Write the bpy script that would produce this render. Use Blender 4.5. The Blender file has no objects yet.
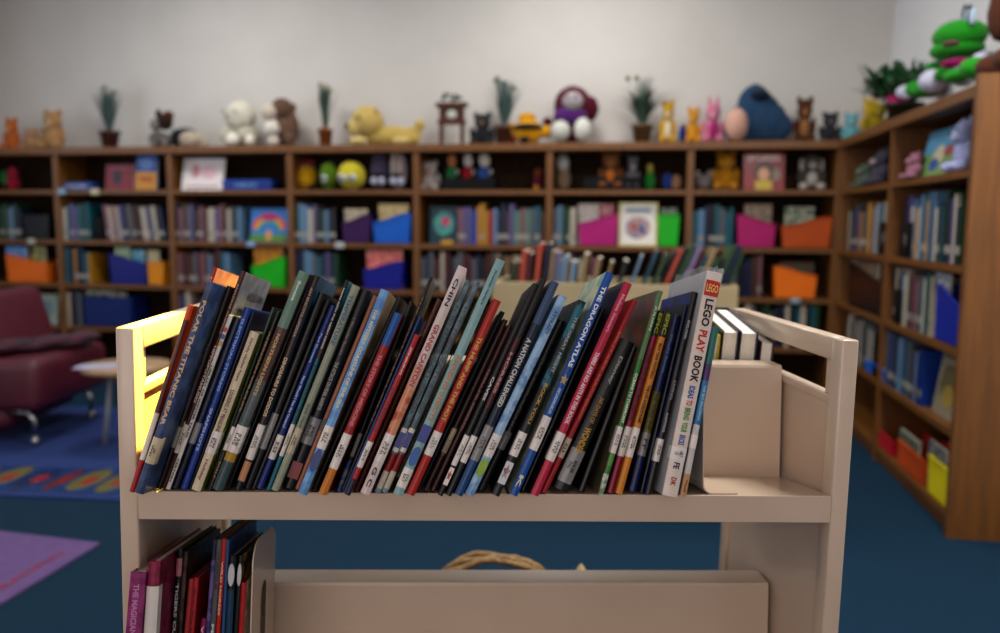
import bpy, bmesh, math, random
from mathutils import Vector, Matrix
from math import radians as R, sin, cos, pi
random.seed(7)
S = bpy.context.scene
COL = S.collection
# ------------------------------------------------------------------ camera
F = 827.1; PITCH, ROLL, YAW = R(6.583), R(.367), R(9.644)
H = 1.10
fw = Vector((-sin(YAW)*cos(PITCH), cos(YAW)*cos(PITCH), -sin(PITCH)))
ri0 = Vector((cos(YAW), sin(YAW), 0)); up0 = ri0.cross(fw)
ri = cos(ROLL)*ri0 + sin(ROLL)*up0; up = -sin(ROLL)*ri0 + cos(ROLL)*up0
CAM = Vector((0, 0, H))
def ray(x, y): return fw + ri*((x-500)/F) + up*((316.5-y)/F)
def on_y(x, y, Y): d = ray(x, y); return CAM + d*(Y/d.y)
def on_x(x, y, X): d = ray(x, y); return CAM + d*(X/d.x)
def on_z(x, y, z): d = ray(x, y); return CAM + d*((z-H)/d.z)
def proj(P):
    q = Vector(P)-CAM; z = q.dot(fw); return 500+F*q.dot(ri)/z, 316.5-F*q.dot(up)/z
cd = bpy.data.cameras.new('camera'); cam = bpy.data.objects.new('camera', cd); COL.objects.link(cam)
M = Matrix((ri, up, -fw)).transposed().to_4x4(); M.translation = CAM
cam.matrix_world = M
cd.sensor_width = 36; cd.sensor_fit = 'HORIZONTAL'; cd.lens = F*36/1000; cd.clip_start = .02
cd.dof.use_dof = True; cd.dof.focus_distance = 1.0; cd.dof.aperture_fstop = 2.9
S.camera = cam
# ------------------------------------------------------------------ materials
MATS = {}
def mat(name, c, c2=None, scale=20, rough=.6, coat=0, metal=0, bump=0, mix=.5, emit=0, sheen=0, stretch=None, detail=4, spec=.5, contrast=.15, trans=0, alpha=1):
    if name in MATS: return MATS[name]
    m = bpy.data.materials.new(name); m.use_nodes = True; nt = m.node_tree; N = nt.nodes; L = nt.links
    b = N['Principled BSDF']
    b.inputs['Base Color'].default_value = (*c, 1); b.inputs['Roughness'].default_value = rough
    b.inputs['Metallic'].default_value = metal; b.inputs['Coat Weight'].default_value = coat; b.inputs['Coat Roughness'].default_value = .16
    b.inputs['Specular IOR Level'].default_value = spec
    b.inputs['Sheen Weight'].default_value = sheen
    b.inputs['Transmission Weight'].default_value = trans
    b.inputs['Alpha'].default_value = alpha
    tc = N.new('ShaderNodeTexCoord'); mp = N.new('ShaderNodeMapping'); L.new(tc.outputs['Object'], mp.inputs['Vector'])
    if stretch: mp.inputs['Scale'].default_value = stretch
    nz = N.new('ShaderNodeTexNoise'); nz.inputs['Scale'].default_value = scale; nz.inputs['Detail'].default_value = detail
    L.new(mp.outputs[0], nz.inputs['Vector'])
    if c2 is None: c2 = tuple(x*.86 for x in c)
    r = N.new('ShaderNodeValToRGB'); r.color_ramp.elements[0].color = (*c, 1); r.color_ramp.elements[1].color = (*c2, 1)
    r.color_ramp.elements[0].position = mix-contrast; r.color_ramp.elements[1].position = mix+contrast
    L.new(nz.outputs['Fac'], r.inputs['Fac']); L.new(r.outputs[0], b.inputs['Base Color'])
    if emit: b.inputs['Emission Color'].default_value = (*c, 1); b.inputs['Emission Strength'].default_value = emit
    if bump:
        bp = N.new('ShaderNodeBump'); bp.inputs['Strength'].default_value = bump; bp.inputs['Distance'].default_value = .01
        L.new(nz.outputs['Fac'], bp.inputs['Height']); L.new(bp.outputs[0], b.inputs['Normal'])
    MATS[name] = m; return m
def h2(s):
    s = s.lstrip('#'); v = [int(s[i:i+2], 16)/255 for i in (0, 2, 4)]
    return tuple(x/12.92 if x <= .04045 else ((x+.055)/1.055)**2.4 for x in v)
def ink(h, g=1.34): return tuple(v**g for v in h2(h))
def cm(hexs, kind='cover'):
    """printed cover stock, glossy"""
    if kind == 'cover': return mat('print_'+hexs, ink(hexs), rough=.42, coat=.12, spec=.3, scale=35)
    if kind == 'art':
        a, b = hexs.split('-'); return mat('art_'+a+b, ink(a), ink(b), rough=.42, coat=.12, spec=.3, scale=42, contrast=.05)
    if kind == 'cloth': return mat('plush_'+hexs, ink(hexs, 1.2), rough=.95, sheen=.1, spec=.1, scale=60, bump=.6)
    if kind == 'bright': return mat('plastic_'+hexs, ink(hexs, 1.15), rough=.45, spec=.3, scale=5)
WOOD = mat('oak_veneer', h2('784812'), h2('543008'), scale=9, rough=.5, stretch=(6, 6, .5), bump=.05, contrast=.3, detail=6)
WOODB = mat('shaded_oak_back_panel', h2('2c1c0e'), h2('201408'), scale=9, rough=.8, spec=.1, stretch=(6, 6, .5))  # near-black oak: the shade inside the shelves is put into the colour
METAL = mat('beige_enamel', h2('c6b09a'), h2('bea892'), scale=6, rough=.3, coat=.25, bump=.01)
PAGES = mat('page_edges', h2('e6d9c0'), h2('c9b797'), scale=260, rough=.85, stretch=(6, .3, .3))
PAGEW = mat('white_page_edges', h2('efe9dc'), h2('d8cfbc'), scale=300, rough=.85, stretch=(6, .3, .3))
STICK = mat('paper_label', h2('dcd4cc'), rough=.45, coat=.3)
STICKD = mat('dull_paper_label', h2('8c8880'), rough=.6)  # duller grey label for the background spines
STICKG = mat('grey_paper_label', h2('7c7b7a'), rough=.5, coat=.5)
STICKT = mat('tan_paper_label', h2('b8a988'), rough=.5, coat=.5)
INK = mat('black_ink', h2('16161a'), rough=.6)
BLACKP = mat('black_plastic', h2('070708'), rough=.6, spec=.15)
CHROME = mat('brushed_chrome', h2('9a9a9c'), rough=.3, metal=1)
# ------------------------------------------------------------------ mesh builder
class MB:
    def __init__(s): s.bm = bmesh.new(); s.mats = []
    def mi(s, m):
        if m not in s.mats: s.mats.append(m)
        return s.mats.index(m)
    def faces(s, vs, fs, m, X=None, smooth=False):
        i = s.mi(m); X = X or Matrix.Identity(4)
        V = [s.bm.verts.new(X @ Vector(v)) for v in vs]
        for f in fs:
            try:
                q = s.bm.faces.new([V[k] for k in f]); q.material_index = i; q.smooth = smooth
            except ValueError: pass
        return s
    def box(s, x0, x1, y0, y1, z0, z1, m, X=None):
        vs = [(x, y, z) for z in (z0, z1) for y in (y0, y1) for x in (x0, x1)]
        return s.faces(vs, [(0, 2, 3, 1), (4, 5, 7, 6), (0, 1, 5, 4), (2, 6, 7, 3), (0, 4, 6, 2), (1, 3, 7, 5)], m, X)
    def rbox(s, x0, x1, y0, y1, z0, z1, r, m, X=None, seg=3):
        b = bmesh.new(); bmesh.ops.create_cube(b, size=1)
        for v in b.verts: v.co = Vector((x0+(v.co.x+.5)*(x1-x0), y0+(v.co.y+.5)*(y1-y0), z0+(v.co.z+.5)*(z1-z0)))
        bmesh.ops.bevel(b, geom=b.edges[:], offset=r, segments=seg, affect='EDGES', profile=.5)
        s.merge(b, m, X, smooth=seg > 1); return s
    def merge(s, b, m, X=None, smooth=True):
        b.verts.index_update()
        s.faces([v.co.copy() for v in b.verts], [[v.index for v in f.verts] for f in b.faces], m, X, smooth); b.free()
    def prism(s, poly, a, b, m, axis='z', X=None, smooth=False):
        """extrude a 2-D polygon: axis z -> (x,y), axis y -> (x,z), axis x -> (y,z)"""
        def P(p, t):
            return {'z': (p[0], p[1], t), 'y': (p[0], t, p[1]), 'x': (t, p[0], p[1])}[axis]
        n = len(poly); vs = [P(p, a) for p in poly]+[P(p, b) for p in poly]
        fs = [tuple(range(n))[::-1], tuple(range(n, 2*n))]+[(i, (i+1) % n, n+(i+1) % n, n+i) for i in range(n)]
        return s.faces(vs, fs, m, X, smooth)
    def ball(s, c, r, m, sub=2, X=None, jitter=0):
        b = bmesh.new(); bmesh.ops.create_icosphere(b, subdivisions=sub, radius=1)
        if not hasattr(r, '__len__'): r = (r, r, r)
        for v in b.verts:
            k = 1+random.uniform(-jitter, jitter)
            v.co = Vector((c[0]+v.co.x*r[0]*k, c[1]+v.co.y*r[1]*k, c[2]+v.co.z*r[2]*k))
        s.merge(b, m, X); return s
    def lathe(s, prof, m, n=20, X=None):
        vs = []; fs = []
        for r, z in prof:
            for k in range(n): vs.append((r*cos(2*pi*k/n), r*sin(2*pi*k/n), z))
        for i in range(len(prof)-1):
            for k in range(n): fs.append((i*n+k, i*n+(k+1) % n, (i+1)*n+(k+1) % n, (i+1)*n+k))
        fs.append(tuple(range(n))[::-1]); fs.append(tuple(range((len(prof)-1)*n, len(prof)*n)))
        return s.faces(vs, fs, m, X, True)
    def tube(s, pts, r, m, n=8, X=None):
        pts = [Vector(p) for p in pts]; vs = []; fs = []
        for i, p in enumerate(pts):
            t = (pts[min(i+1, len(pts)-1)]-pts[max(i-1, 0)]).normalized()
            a = t.orthogonal().normalized()
            if i and (a.dot(pa) < 0 or True):
                a = (pa - t*pa.dot(t)).normalized()
            pa = a; b = t.cross(a); rr = r[i] if hasattr(r, '__len__') else r
            for k in range(n): vs.append(p+(a*cos(2*pi*k/n)+b*sin(2*pi*k/n))*rr)
        for i in range(len(pts)-1):
            for k in range(n): fs.append((i*n+k, i*n+(k+1) % n, (i+1)*n+(k+1) % n, (i+1)*n+k))
        fs += [tuple(range(n))[::-1], tuple(range((len(pts)-1)*n, len(pts)*n))]
        return s.faces(vs, fs, m, X, True)
    def build(s, name, parent=None, mw=None):
        me = bpy.data.meshes.new(name); bmesh.ops.recalc_face_normals(s.bm, faces=s.bm.faces[:]); s.bm.to_mesh(me); s.bm.free()
        for m in s.mats: me.materials.append(m)
        o = bpy.data.objects.new(name, me); COL.objects.link(o)
        if parent is not None: o.parent = parent
        if mw is not None: o.matrix_world = mw
        return o
def tag(o, label=None, cat=None, group=None, kind=None):
    if label: o['label'] = label
    if cat: o['category'] = cat
    if group: o['group'] = group
    if kind: o['kind'] = kind
    return o
def empty(name, mw, label=None, cat=None, group=None):
    o = bpy.data.objects.new(name, None); o.empty_display_size = .02; COL.objects.link(o)
    if isinstance(mw, Matrix): o.matrix_world = mw
    else: o.location = mw
    return tag(o, label, cat, group)
def struct(o): o['kind'] = 'structure'; return o
def part(mb, name, parent):       # mesh already in the parent's local frame
    return mb.build(name, parent)
# text as mesh, unit: fitted into length x height, centred at origin, reading along +x
TXT = {}
def text_bm(body, L, Hh, m, mb, X, bold=.012):
    k = (body, bold)
    if k not in TXT:
        cu = bpy.data.curves.new('t', 'FONT'); cu.body = body; cu.size = 1; cu.offset = bold; cu.resolution_u = 2
        cu.align_x = 'CENTER'; cu.align_y = 'CENTER'; cu.space_line = .9
        ob = bpy.data.objects.new('t', cu); COL.objects.link(ob)
        dg = bpy.context.evaluated_depsgraph_get(); dg.update()
        me = bpy.data.meshes.new_from_object(ob.evaluated_get(dg))
        vs = [v.co.copy() for v in me.vertices]; fs = [tuple(p.vertices) for p in me.polygons]
        bpy.data.objects.remove(ob); bpy.data.curves.remove(cu); bpy.data.meshes.remove(me)
        TXT[k] = (vs, fs)
    vs, fs = TXT[k]
    if not vs: return
    x0 = min(v.x for v in vs); x1 = max(v.x for v in vs); y0 = min(v.y for v in vs); y1 = max(v.y for v in vs)
    sx = L/(x1-x0); sy = Hh/(y1-y0)
    mb.faces([((v.x-(x0+x1)/2)*sx, (v.y-(y0+y1)/2)*sy, 0) for v in vs], fs, m, X)
def spine_X(x, z, y):   # text plane on a spine: reading downwards, letters' up = +x, facing -y
    return Matrix(((0, 1, 0, x), (0, 0, -1, y), (-1, 0, 0, z), (0, 0, 0, 1)))
def face_X(x, z, y):    # upright text facing -y
    return Matrix(((1, 0, 0, x), (0, 0, -1, y), (0, 1, 0, z), (0, 0, 0, 1)))
# ------------------------------------------------------------------ key dimensions
YB, XR = 5.0, 1.097                # front planes of the back and right bookcases
BAY, RBAY = .826, .963
DEP = .30
ZT, Z2, Z3, Z4 = H+.465, H+.189, H-.144, H-.436
Z5 = Z4-.29; Z6 = .075
# =================================================================== ROOM
WALLM = mat('painted_wall_grey', h2('c4c0bc'), h2('bfbbb7'), scale=3, rough=.9)
WALLR = mat('painted_wall_white', h2('dcdcde'), h2('d6d6da'), scale=3, rough=.9)
CEIL = mat('ceiling_tiles', h2('dedad2'), rough=.9)
def carpet():
    m = bpy.data.materials.new('teal_carpet'); m.use_nodes = True; N = m.node_tree.nodes; L = m.node_tree.links; b = N['Principled BSDF']
    b.inputs['Roughness'].default_value = .95; b.inputs['Specular IOR Level'].default_value = .15
    tc = N.new('ShaderNodeTexCoord'); n1 = N.new('ShaderNodeTexNoise'); n1.inputs['Scale'].default_value = 220; n1.inputs['Detail'].default_value = 3
    L.new(tc.outputs['Object'], n1.inputs['Vector']); r = N.new('ShaderNodeValToRGB')
    r.color_ramp.elements[0].color = (*h2('041a28'), 1); r.color_ramp.elements[1].color = (*h2('0c3048'), 1)
    r.color_ramp.elements[0].position = .35; r.color_ramp.elements[1].position = .65
    L.new(n1.outputs['Fac'], r.inputs[0]); L.new(r.outputs[0], b.inputs['Base Color'])
    bp = N.new('ShaderNodeBump'); bp.inputs['Strength'].default_value = .5; bp.inputs['Distance'].default_value = .004
    L.new(n1.outputs['Fac'], bp.inputs['Height']); L.new(bp.outputs[0], b.inputs['Normal']); return m
CARPET = carpet()
WX0, WX1, WY0, WY1, HC = -4.6, 1.42, -2.6, 5.32, 2.9
struct(MB().box(WX0-.1, WX1+.1, WY0-.1, WY1+.1, -.1, 0, CARPET).build('floor'))
struct(MB().box(WX0-.1, WX1+.1, WY0-.1, WY1+.1, HC, HC+.1, CEIL).build('ceiling'))
struct(MB().box(WX0-.1, WX1+.1, WY1, WY1+.1, 0, HC, WALLM).build('wall_back'))
struct(MB().box(WX1, WX1+.1, WY0-.1, WY1, 0, HC, WALLR).build('wall_right'))
struct(MB().box(WX0-.1, WX1, WY0-.1, WY0, 0, .8, WALLM).box(WX0-.1, WX1, WY0-.1, WY0, 2.4, HC, WALLM).box(WX0-.1, -2.2, WY0-.1, WY0, .8, 2.4, WALLM).box(.9, WX1, WY0-.1, WY0, .8, 2.4, WALLM).build('wall_front'))
w = MB()   # left wall with window openings
wins = [(-1.9, -.4), (.4, 1.9), (2.7, 4.2)]
w.box(WX0-.1, WX0, WY0, WY1, 0, .9, WALLM).box(WX0-.1, WX0, WY0, WY1, 2.4, HC, WALLM)
ys = [WY0]+[v for a in wins for v in a]+[WY1]
for k in range(0, len(ys), 2): w.box(WX0-.1, WX0, ys[k], ys[k+1], .9, 2.4, WALLM)
struct(w.build('wall_left'))
WF = mat('white_window_frame', h2('d8d8d4'), rough=.5)
for i, (a, b) in enumerate(wins):
    w = MB()
    for q in ((a, a+.05, .9, 2.4), (b-.05, b, .9, 2.4), ((a+b)/2-.02, (a+b)/2+.02, .9, 2.4)): w.box(WX0-.08, WX0-.02, *q, WF)
    w.box(WX0-.08, WX0-.02, a, b, .9, .95, WF).box(WX0-.08, WX0-.02, a, b, 2.35, 2.4, WF)
    struct(w.build('window_%d' % (i+1)))
w = MB()
for q in (-2.2, -1.43, -.66, .1, .85): w.box(q, q+.05, WY0-.08, WY0-.02, .8, 2.4, WF)
w.box(-2.2, .9, WY0-.08, WY0-.02, .8, .85, WF).box(-2.2, .9, WY0-.08, WY0-.02, 2.35, 2.4, WF)
struct(w.build('window_4'))  # unseen window added so that warm fill reaches the cart front
BB = mat('baseboard_vinyl', h2('2c2622'), rough=.6)
struct(MB().box(WX1-.012, WX1, WY0, YB-2*RBAY-.02, 0, .1, BB).build('baseboard_right'))
# =================================================================== BOOKCASES
def bookcase(x0, width, label, mw, end_right=False, zs=None):
    r = empty('bookcase', mw, label, 'bookcase', 'oak library bookcases')
    t = .018
    hgt = ZT-.0
    part(MB().box(0, t, 0, DEP, 0, hgt-.045, WOOD), 'side_panel', r)
    if end_right: part(MB().box(width-.002, width+.03, -.012, DEP, 0, hgt+.03, WOOD), 'end_panel', r)
    else: part(MB().box(width-t, width, 0, DEP, 0, hgt-.045, WOOD), 'side_panel', r)
    part(MB().rbox(0, width-(.002 if end_right else 0), -.012, DEP, hgt-.045, hgt, .003, WOOD, seg=1), 'top_board', r)
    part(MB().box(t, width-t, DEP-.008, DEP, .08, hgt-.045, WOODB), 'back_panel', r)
    part(MB().box(t, width-t, .02, .038, 0, .046, WOOD), 'kick_board', r)
    for z in (Z2, Z3, Z4, Z5, Z6):
        part(MB().box(t, width-t, .004, DEP-.008, z-.028, z-.002, WOOD), 'shelf', r)
    return r
bay_x = [XR-(6-i)*BAY for i in range(-1, 6)]
blabel = ['oak bookcase bay at the far left behind the maroon chair', 'oak bookcase bay holding the yellow and blue bins, second from left',
 'oak bookcase bay with the rainbow picture book and bright green bin', 'oak bookcase bay with round eyed plush toys on its top tier',
 'oak bookcase bay with the long unbroken book rows, in the middle of the back wall', 'oak bookcase bay with magenta bin beside a white picture book',
 'oak bookcase bay in the corner, with magenta and orange bins side by side']
for i, x in enumerate(bay_x): bookcase(x, BAY, blabel[i], Matrix.Translation((x, YB, 0)))
RM = Matrix.Rotation(R(-90), 4, 'Z')
for i in range(2):
    bookcase(0, RBAY, ['oak bookcase bay on the right wall, nearest the corner', 'oak bookcase bay on the right wall ending in a wide plain side panel'][i],
             Matrix.Translation((XR, YB-i*RBAY-.015, 0)) @ RM, end_right=(i == 1))
cf = MB().box(XR, XR+DEP+.0, YB-.013, YB+DEP, ZT-.045, ZT, WOOD).box(XR+.001, XR+.02, YB+.0, YB+DEP, 0, ZT-.045, WOOD)
tag(cf.build('corner_filler'), 'small oak corner board joining the two bookcase runs', 'bookcase')
print('floor check', (on_x(943, 540, XR)), 'panel bottom', proj((XR, YB-2*RBAY, 0)), 'panel top', proj((XR, YB-2*RBAY-.03, ZT+.03)))
# =================================================================== background books
PAL = [('navy', '1b2a4f'), ('maroon', '5a1f2a'), ('pale blue', '6f90ac'), ('off-white', 'bcb4a6'), ('black', '17171a'), ('forest green', '24503a'),
 ('grey', '686b72'), ('dusty pink', '8c646e'), ('teal', '1d6a78'), ('mustard', 'b58a2e'), ('brown', '5b3b28'), ('royal blue', '2450a0'), ('lilac', '6c648c'),
 ('red', '9c2a2c'), ('tan', '9a8262'), ('mint', '628c7c')]
def book_mesh(w, h, d, cov, label=True, pages=PAGES, rnd=True):
    m = MB(); e = .0025
    m.box(-w/2+e*.6, w/2-e*.6, .003, d-.004, .003, h-.003, pages)
    n = 4 if rnd else 1
    out = [(-w/2, d)] + [(-w/2+(w)*k/n, (-.002*sin(pi*k/n) if rnd else 0)) for k in range(n+1)] + [(w/2, d)]
    inn = [(w/2-e, d), (w/2-e, .003), (-w/2+e, .003), (-w/2+e, d)]
    # boards + spine as a U profile
    segs = [(0, h)] if not label else [(0, .035), (.035, .065), (.065, h)]
    for i, (a, b) in enumerate(segs):
        mm = STICKD if (label and i == 1) else cov
        m.box(-w/2, -w/2+e, 0, d, a, b, cov); m.box(w/2-e, w/2, 0, d, a, b, cov)
        m.prism([(-w/2, 0.0)]+[(-w/2+w*k/n, (-.003*sin(pi*k/n))) for k in range(1, n)]+[(w/2, 0.0), (w/2, .003), (-w/2, .003)], a, b, mm)
    return m
ORD = ['first', 'second', 'third', 'fourth', 'fifth', 'sixth', 'seventh', 'eighth', 'ninth', 'tenth', 'eleventh', 'twelfth', 'thirteenth', 'fourteenth', 'fifteenth',
 'sixteenth', 'seventeenth', 'eighteenth', 'nineteenth', 'twentieth', 'twenty-first', 'twenty-second', 'twenty-third', 'twenty-fourth', 'twenty-fifth', 'twenty-sixth',
 'twenty-seventh', 'twenty-eighth', 'twenty-ninth', 'thirtieth', 'thirty-first', 'thirty-second', 'thirty-third', 'thirty-fourth', 'thirty-fifth', 'thirty-sixth']
NB = [0]; REST = []
def row(px0, px1, z, where, prefer=None, lean=0, hpx=None, hmin=.20, hmax=.25, side='back', tmin=.019, tmax=.034, inset=.02, seed=None, stuff=False):
    rnd = random.Random(seed if seed is not None else hash((px0, px1, int(z*1000))) % 9999 if False else int(px0*7+px1*13+z*100))
    if side == 'back':
        a = on_y(px0, 240, YB+inset).x; b = on_y(px1, 240, YB+inset).x; X0 = a; Ln = b-a
        base = lambda s: Matrix.Translation((X0+s, YB+inset, z))
        phys = [(x+.018, x+BAY-.018) for x in bay_x]
        mid = (a+b)/2
        for u, v in phys:
            if u-.05 < mid < v+.05: X0 = max(a, u+.003); Ln = min(b, v-.003)-X0
    else:
        a = on_x(px0, 240, XR+inset).y; b = on_x(px1, 240, XR+inset).y
        mid = (a+b)/2; Ln = abs(a-b); Y0 = a
        for i in range(2):
            hi = YB-.015-i*RBAY-.018; lo = hi-RBAY+.036
            if lo-.05 < mid < hi+.05: Y0 = min(a, hi-.003); Ln = Y0-max(b, lo+.003)
        base = lambda s: Matrix.Translation((XR+inset, Y0-s, z)) @ RM
    s = 0; k = 0; t = R(lean); items = []
    while True:
        w = rnd.uniform(tmin, tmax); h = rnd.uniform(hmin, hmax)
        if lean: h = (hmin+hmax)/2+rnd.uniform(-.008, .008)
        foot = w/cos(t)
        extra = h*abs(sin(t))
        if s+foot+extra > Ln: break
        items.append((s, w, h)); s += foot+.0012; k += 1
        if k > 34: break
    for k, (s, w, h) in enumerate(items):
        cn, ch = (prefer or PAL)[rnd.randrange(len(prefer or PAL))]
        o = book_mesh(w, h, rnd.uniform(.15, .2), cm(ch), label=rnd.random() < .6)
        if stuff: REST.append(o)
        o = o.build('book') if not stuff else None
        foot = w/cos(t)
        if stuff: REST[-1].bm.transform(base(s+w/2)); continue
        if lean == 0: o.matrix_world = base(s+w/2)
        elif lean > 0:   # top to the right: bottom-right corner is lowest
            o.matrix_world = base(s+foot) @ Matrix.Rotation(t, 4, 'Y') @ Matrix.Translation((-w/2, 0, 0))
        else:
            o.matrix_world = base(s+h*abs(sin(t))) @ Matrix.Rotation(t, 4, 'Y') @ Matrix.Translation((w/2, 0, 0))
        thick = 'thick' if w > .029 else ('slim' if w < .023 else 'medium')
        tag(o, '%s %s book, %s in %s' % (thick, cn, ORD[k], where), 'book', where); NB[0] += 1
    return
cool = [p for p in PAL if p[0] in ('navy', 'pale blue', 'off-white', 'grey', 'teal', 'black', 'forest green', 'lilac')]
mixd = [p for p in PAL if p[0] in ('maroon', 'off-white', 'dusty pink', 'grey', 'pale blue', 'black', 'lilac', 'brown', 'navy')]
T1, T2, T3 = 'the upper book row', 'the lower book row', 'the third book row'
row(1, 22, Z3, 'the row left of the black bin', cool)
row(60, 92, Z3, 'the row left of the black bookend', cool)
row(104, 168, Z3, 'the leaning row right of the black bookend', mixd, lean=-7)
row(172, 243, Z3, 'the row left of the rainbow picture book', mixd)
row(294, 337, Z3, 'the row left of the purple bin', cool)
row(458, 546, Z3, 'the long row right of the teal picture book', PAL)
row(553, 576, Z3, 'the row left of the left magenta bin', cool)
row(691, 734, Z3, 'the row left of the right magenta bin', cool+[PAL[9]])
row(62, 93, Z4, 'the row left of the navy bin', [PAL[0], PAL[8], PAL[9], PAL[2], PAL[10]])
row(172, 231, Z4, 'the row left of the bright green bin', [PAL[1], PAL[10], PAL[6], PAL[14], PAL[2], PAL[8], PAL[7]])
row(294, 341, Z4, 'the row left of the dark blue bin', cool)
row(416, 547, Z4, 'the third tier row of the middle bay', [PAL[0], PAL[3], PAL[14], PAL[10], PAL[4], PAL[6], PAL[1]])
row(553, 600, Z4, 'the row behind the beige browser bin', mixd, stuff=True)
row(693, 765, Z4, 'the row left of the lower corner orange bin', mixd)
row(172, 240, Z5, 'the fourth tier row behind the tallest cart books', mixd, stuff=True)
row(702, 760, Z5, 'the fourth tier row in the corner bay', mixd, stuff=True)
row(762, 826, Z5, 'the fourth tier row under the orange bin, corner bay', cool, stuff=True)
row(62, 82, Z5, 'the fourth tier row near the maroon chair', mixd, stuff=True)
row(848, 892, Z3, 'the right wall upper row nearest the corner', cool+[PAL[14], PAL[9]], side='right')
row(904, 962, Z3, 'the upper row beside the plain end panel', cool+[PAL[3], PAL[3], PAL[9]], side='right', hmax=.27)
row(897, 936, Z4, 'the right wall row beside the blue bin', cool+[PAL[8], PAL[7]], side='right')
row(888, 931, Z5, 'the right wall row left of the animal book', cool+[PAL[3], PAL[11]], side='right')
row(852, 884, Z5, 'the fourth tier row nearest the corner, right wall', [PAL[3], PAL[6], PAL[4]], side='right', stuff=True)
rest = MB()
for o in REST:
    o.bm.verts.index_update()
    for f in o.bm.faces:
        rest.faces([v.co.copy() for v in f.verts], [range(len(f.verts))], o.mats[f.material_index])
    o.bm.free()
tag(rest.build('books'), 'dim further rows of books low on the shelves and behind the beige browser bin', 'books', kind='stuff')
# =================================================================== bins
def bin_(bb, z, hexs, label, prof='dip', side='back', inset=.015, books=(), depth=.2, bl=''):
    x0, x1, y0, y1 = bb
    if side == 'back':
        a = on_y(x0, y1, YB+inset); b = on_y(x1, y1, YB+inset); wd = b.x-a.x
        mw = Matrix.Translation((a.x, YB+inset, z)); dist = YB
        hgt = on_y((x0+x1)/2, y0, YB+inset).z - z
    else:
        a = on_x(x0, y1, XR+inset); b = on_x(x1, y1, XR+inset); wd = a.y-b.y
        mw = Matrix.Translation((XR+inset, a.y, z)) @ RM
        hgt = on_x(x0, y0, XR+inset).z - z
    m = cm(hexs, 'bright'); t = .004; k = .012
    hl, hr = {'dip': (hgt, hgt*.72), 'rise': (hgt*.7, hgt), 'flat': (hgt, hgt)}[prof]
    n = 10
    top = [(k*0+ (wd)*(i/n), hl+(hr-hl)*(.5-.5*cos(pi*i/n))) for i in range(n+1)]
    r = empty('book_bin', mw, label, 'bin', 'plastic book bins')
    body = MB()
    for y in (0, depth-t):
        body.prism([(k, 0), (wd-k, 0)]+top[::-1], y, y+t, m, 'y')
    body.faces([(k, 0, 0), (k, depth, 0), (0, depth, hl), (0, 0, hl), (k+t, 0, 0), (k+t, depth, 0), (t, depth, hl), (t, 0, hl)],
               [(0, 1, 2, 3), (7, 6, 5, 4), (3, 2, 6, 7)], m)
    body.faces([(wd-k, 0, 0), (wd-k, depth, 0), (wd, depth, hr), (wd, 0, hr), (wd-k-t, 0, 0), (wd-k-t, depth, 0), (wd-t, depth, hr), (wd-t, 0, hr)],
               [(0, 1, 2, 3), (7, 6, 5, 4), (3, 2, 6, 7)], m)
    body.box(k, wd-k, 0, depth, 0, t, m)
    part(body, 'bin_body', r)
    rim = MB(); rim.tube([(p[0], -.002, p[1]) for p in top], .004, m, 6)
    part(rim, 'rim', r)
    # books standing in the bin, covers towards the room
    for i, (bx0, bx1, by0, hx, desc) in enumerate(books):
        if side == 'back': p0 = on_y(bx0, y1, YB+.05); p1 = on_y(bx1, y1, YB+.05); top_z = on_y(bx0, by0, YB+.05).z; wv = p1.x-p0.x; org = Matrix.Translation((p0.x, YB+inset+.02+.03*i, z+.005))
        else: p0 = on_x(bx0, y1, XR+.05); p1 = on_x(bx1, y1, XR+.05); top_z = on_x(bx0, by0, XR+.05).z; wv = p0.y-p1.y; org = Matrix.Translation((XR+inset+.02+.03*i, p0.y, z+.005)) @ RM
        hv = min(.245, top_z-z-.005)
        kk = cm(hx, 'art') if '-' in hx else cm(hx)
        b_ = MB().box(0, wv, 0, .0015, 0, hv, kk).box(.002, wv, .0015, .0105, .002, hv-.002, PAGEW).box(0, wv, .0105, .012, 0, hv, kk)
        b_.box(-.001, .001, 0, .012, 0, hv, kk)
        tag(b_.build('picture_book', None, org), '%s in the %s' % (desc.replace('picture book', 'book'), bl or label), 'book', 'picture books in the bins')
    return r
bin_((7, 48, 255, 281), Z4, 'e0721c', 'orange plastic bin on the far left third tier', 'dip', books=[(10, 30, 246, '3f6fae-8fb6e0', 'pale blue picture book'), (32, 45, 247, 'c8c060-607080', 'yellow and grey picture book')])
bin_((110, 147, 254, 282), Z4, '10207c', 'navy plastic bin beside the narrow yellow bin', 'dip', books=[(118, 132, 247, '6a9a8a-c0c8a0', 'sage green picture book'), (124, 144, 250, '3aa0c8-b0d8e0', 'sky blue picture book')])
bin_((148, 164, 262, 283), Z4, 'd88c10', 'narrow yellow plastic bin beside the navy bin', 'flat', books=[(150, 161, 250, 'a0b0b0-c8b060', 'grey and yellow picture book')])
bin_((252, 286, 257, 286), Z4, '10b010', 'bright green plastic bin under the rainbow picture book', 'rise', books=[(256, 284, 248, 'b07818-d8a030', 'amber picture book')])
bin_((342, 371, 214, 241), Z3, '3c0a52', 'dark purple plastic bin beside the bright blue bin', 'rise', books=[(346, 368, 209, 'a09a90-c8b8a0', 'cream and grey picture book')])
bin_((373, 411, 213, 242), Z3, '0a62c0', 'bright blue plastic bin right of the purple bin', 'rise', books=[(380, 409, 204, 'a8946c-c8b890', 'tan picture book')])
bin_((363, 403, 261, 288), Z4, '0a148c', 'dark blue plastic bin below the bright blue bin', 'rise', books=[(368, 403, 250, 'c8606a-e8a090', 'pink picture book')])
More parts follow.
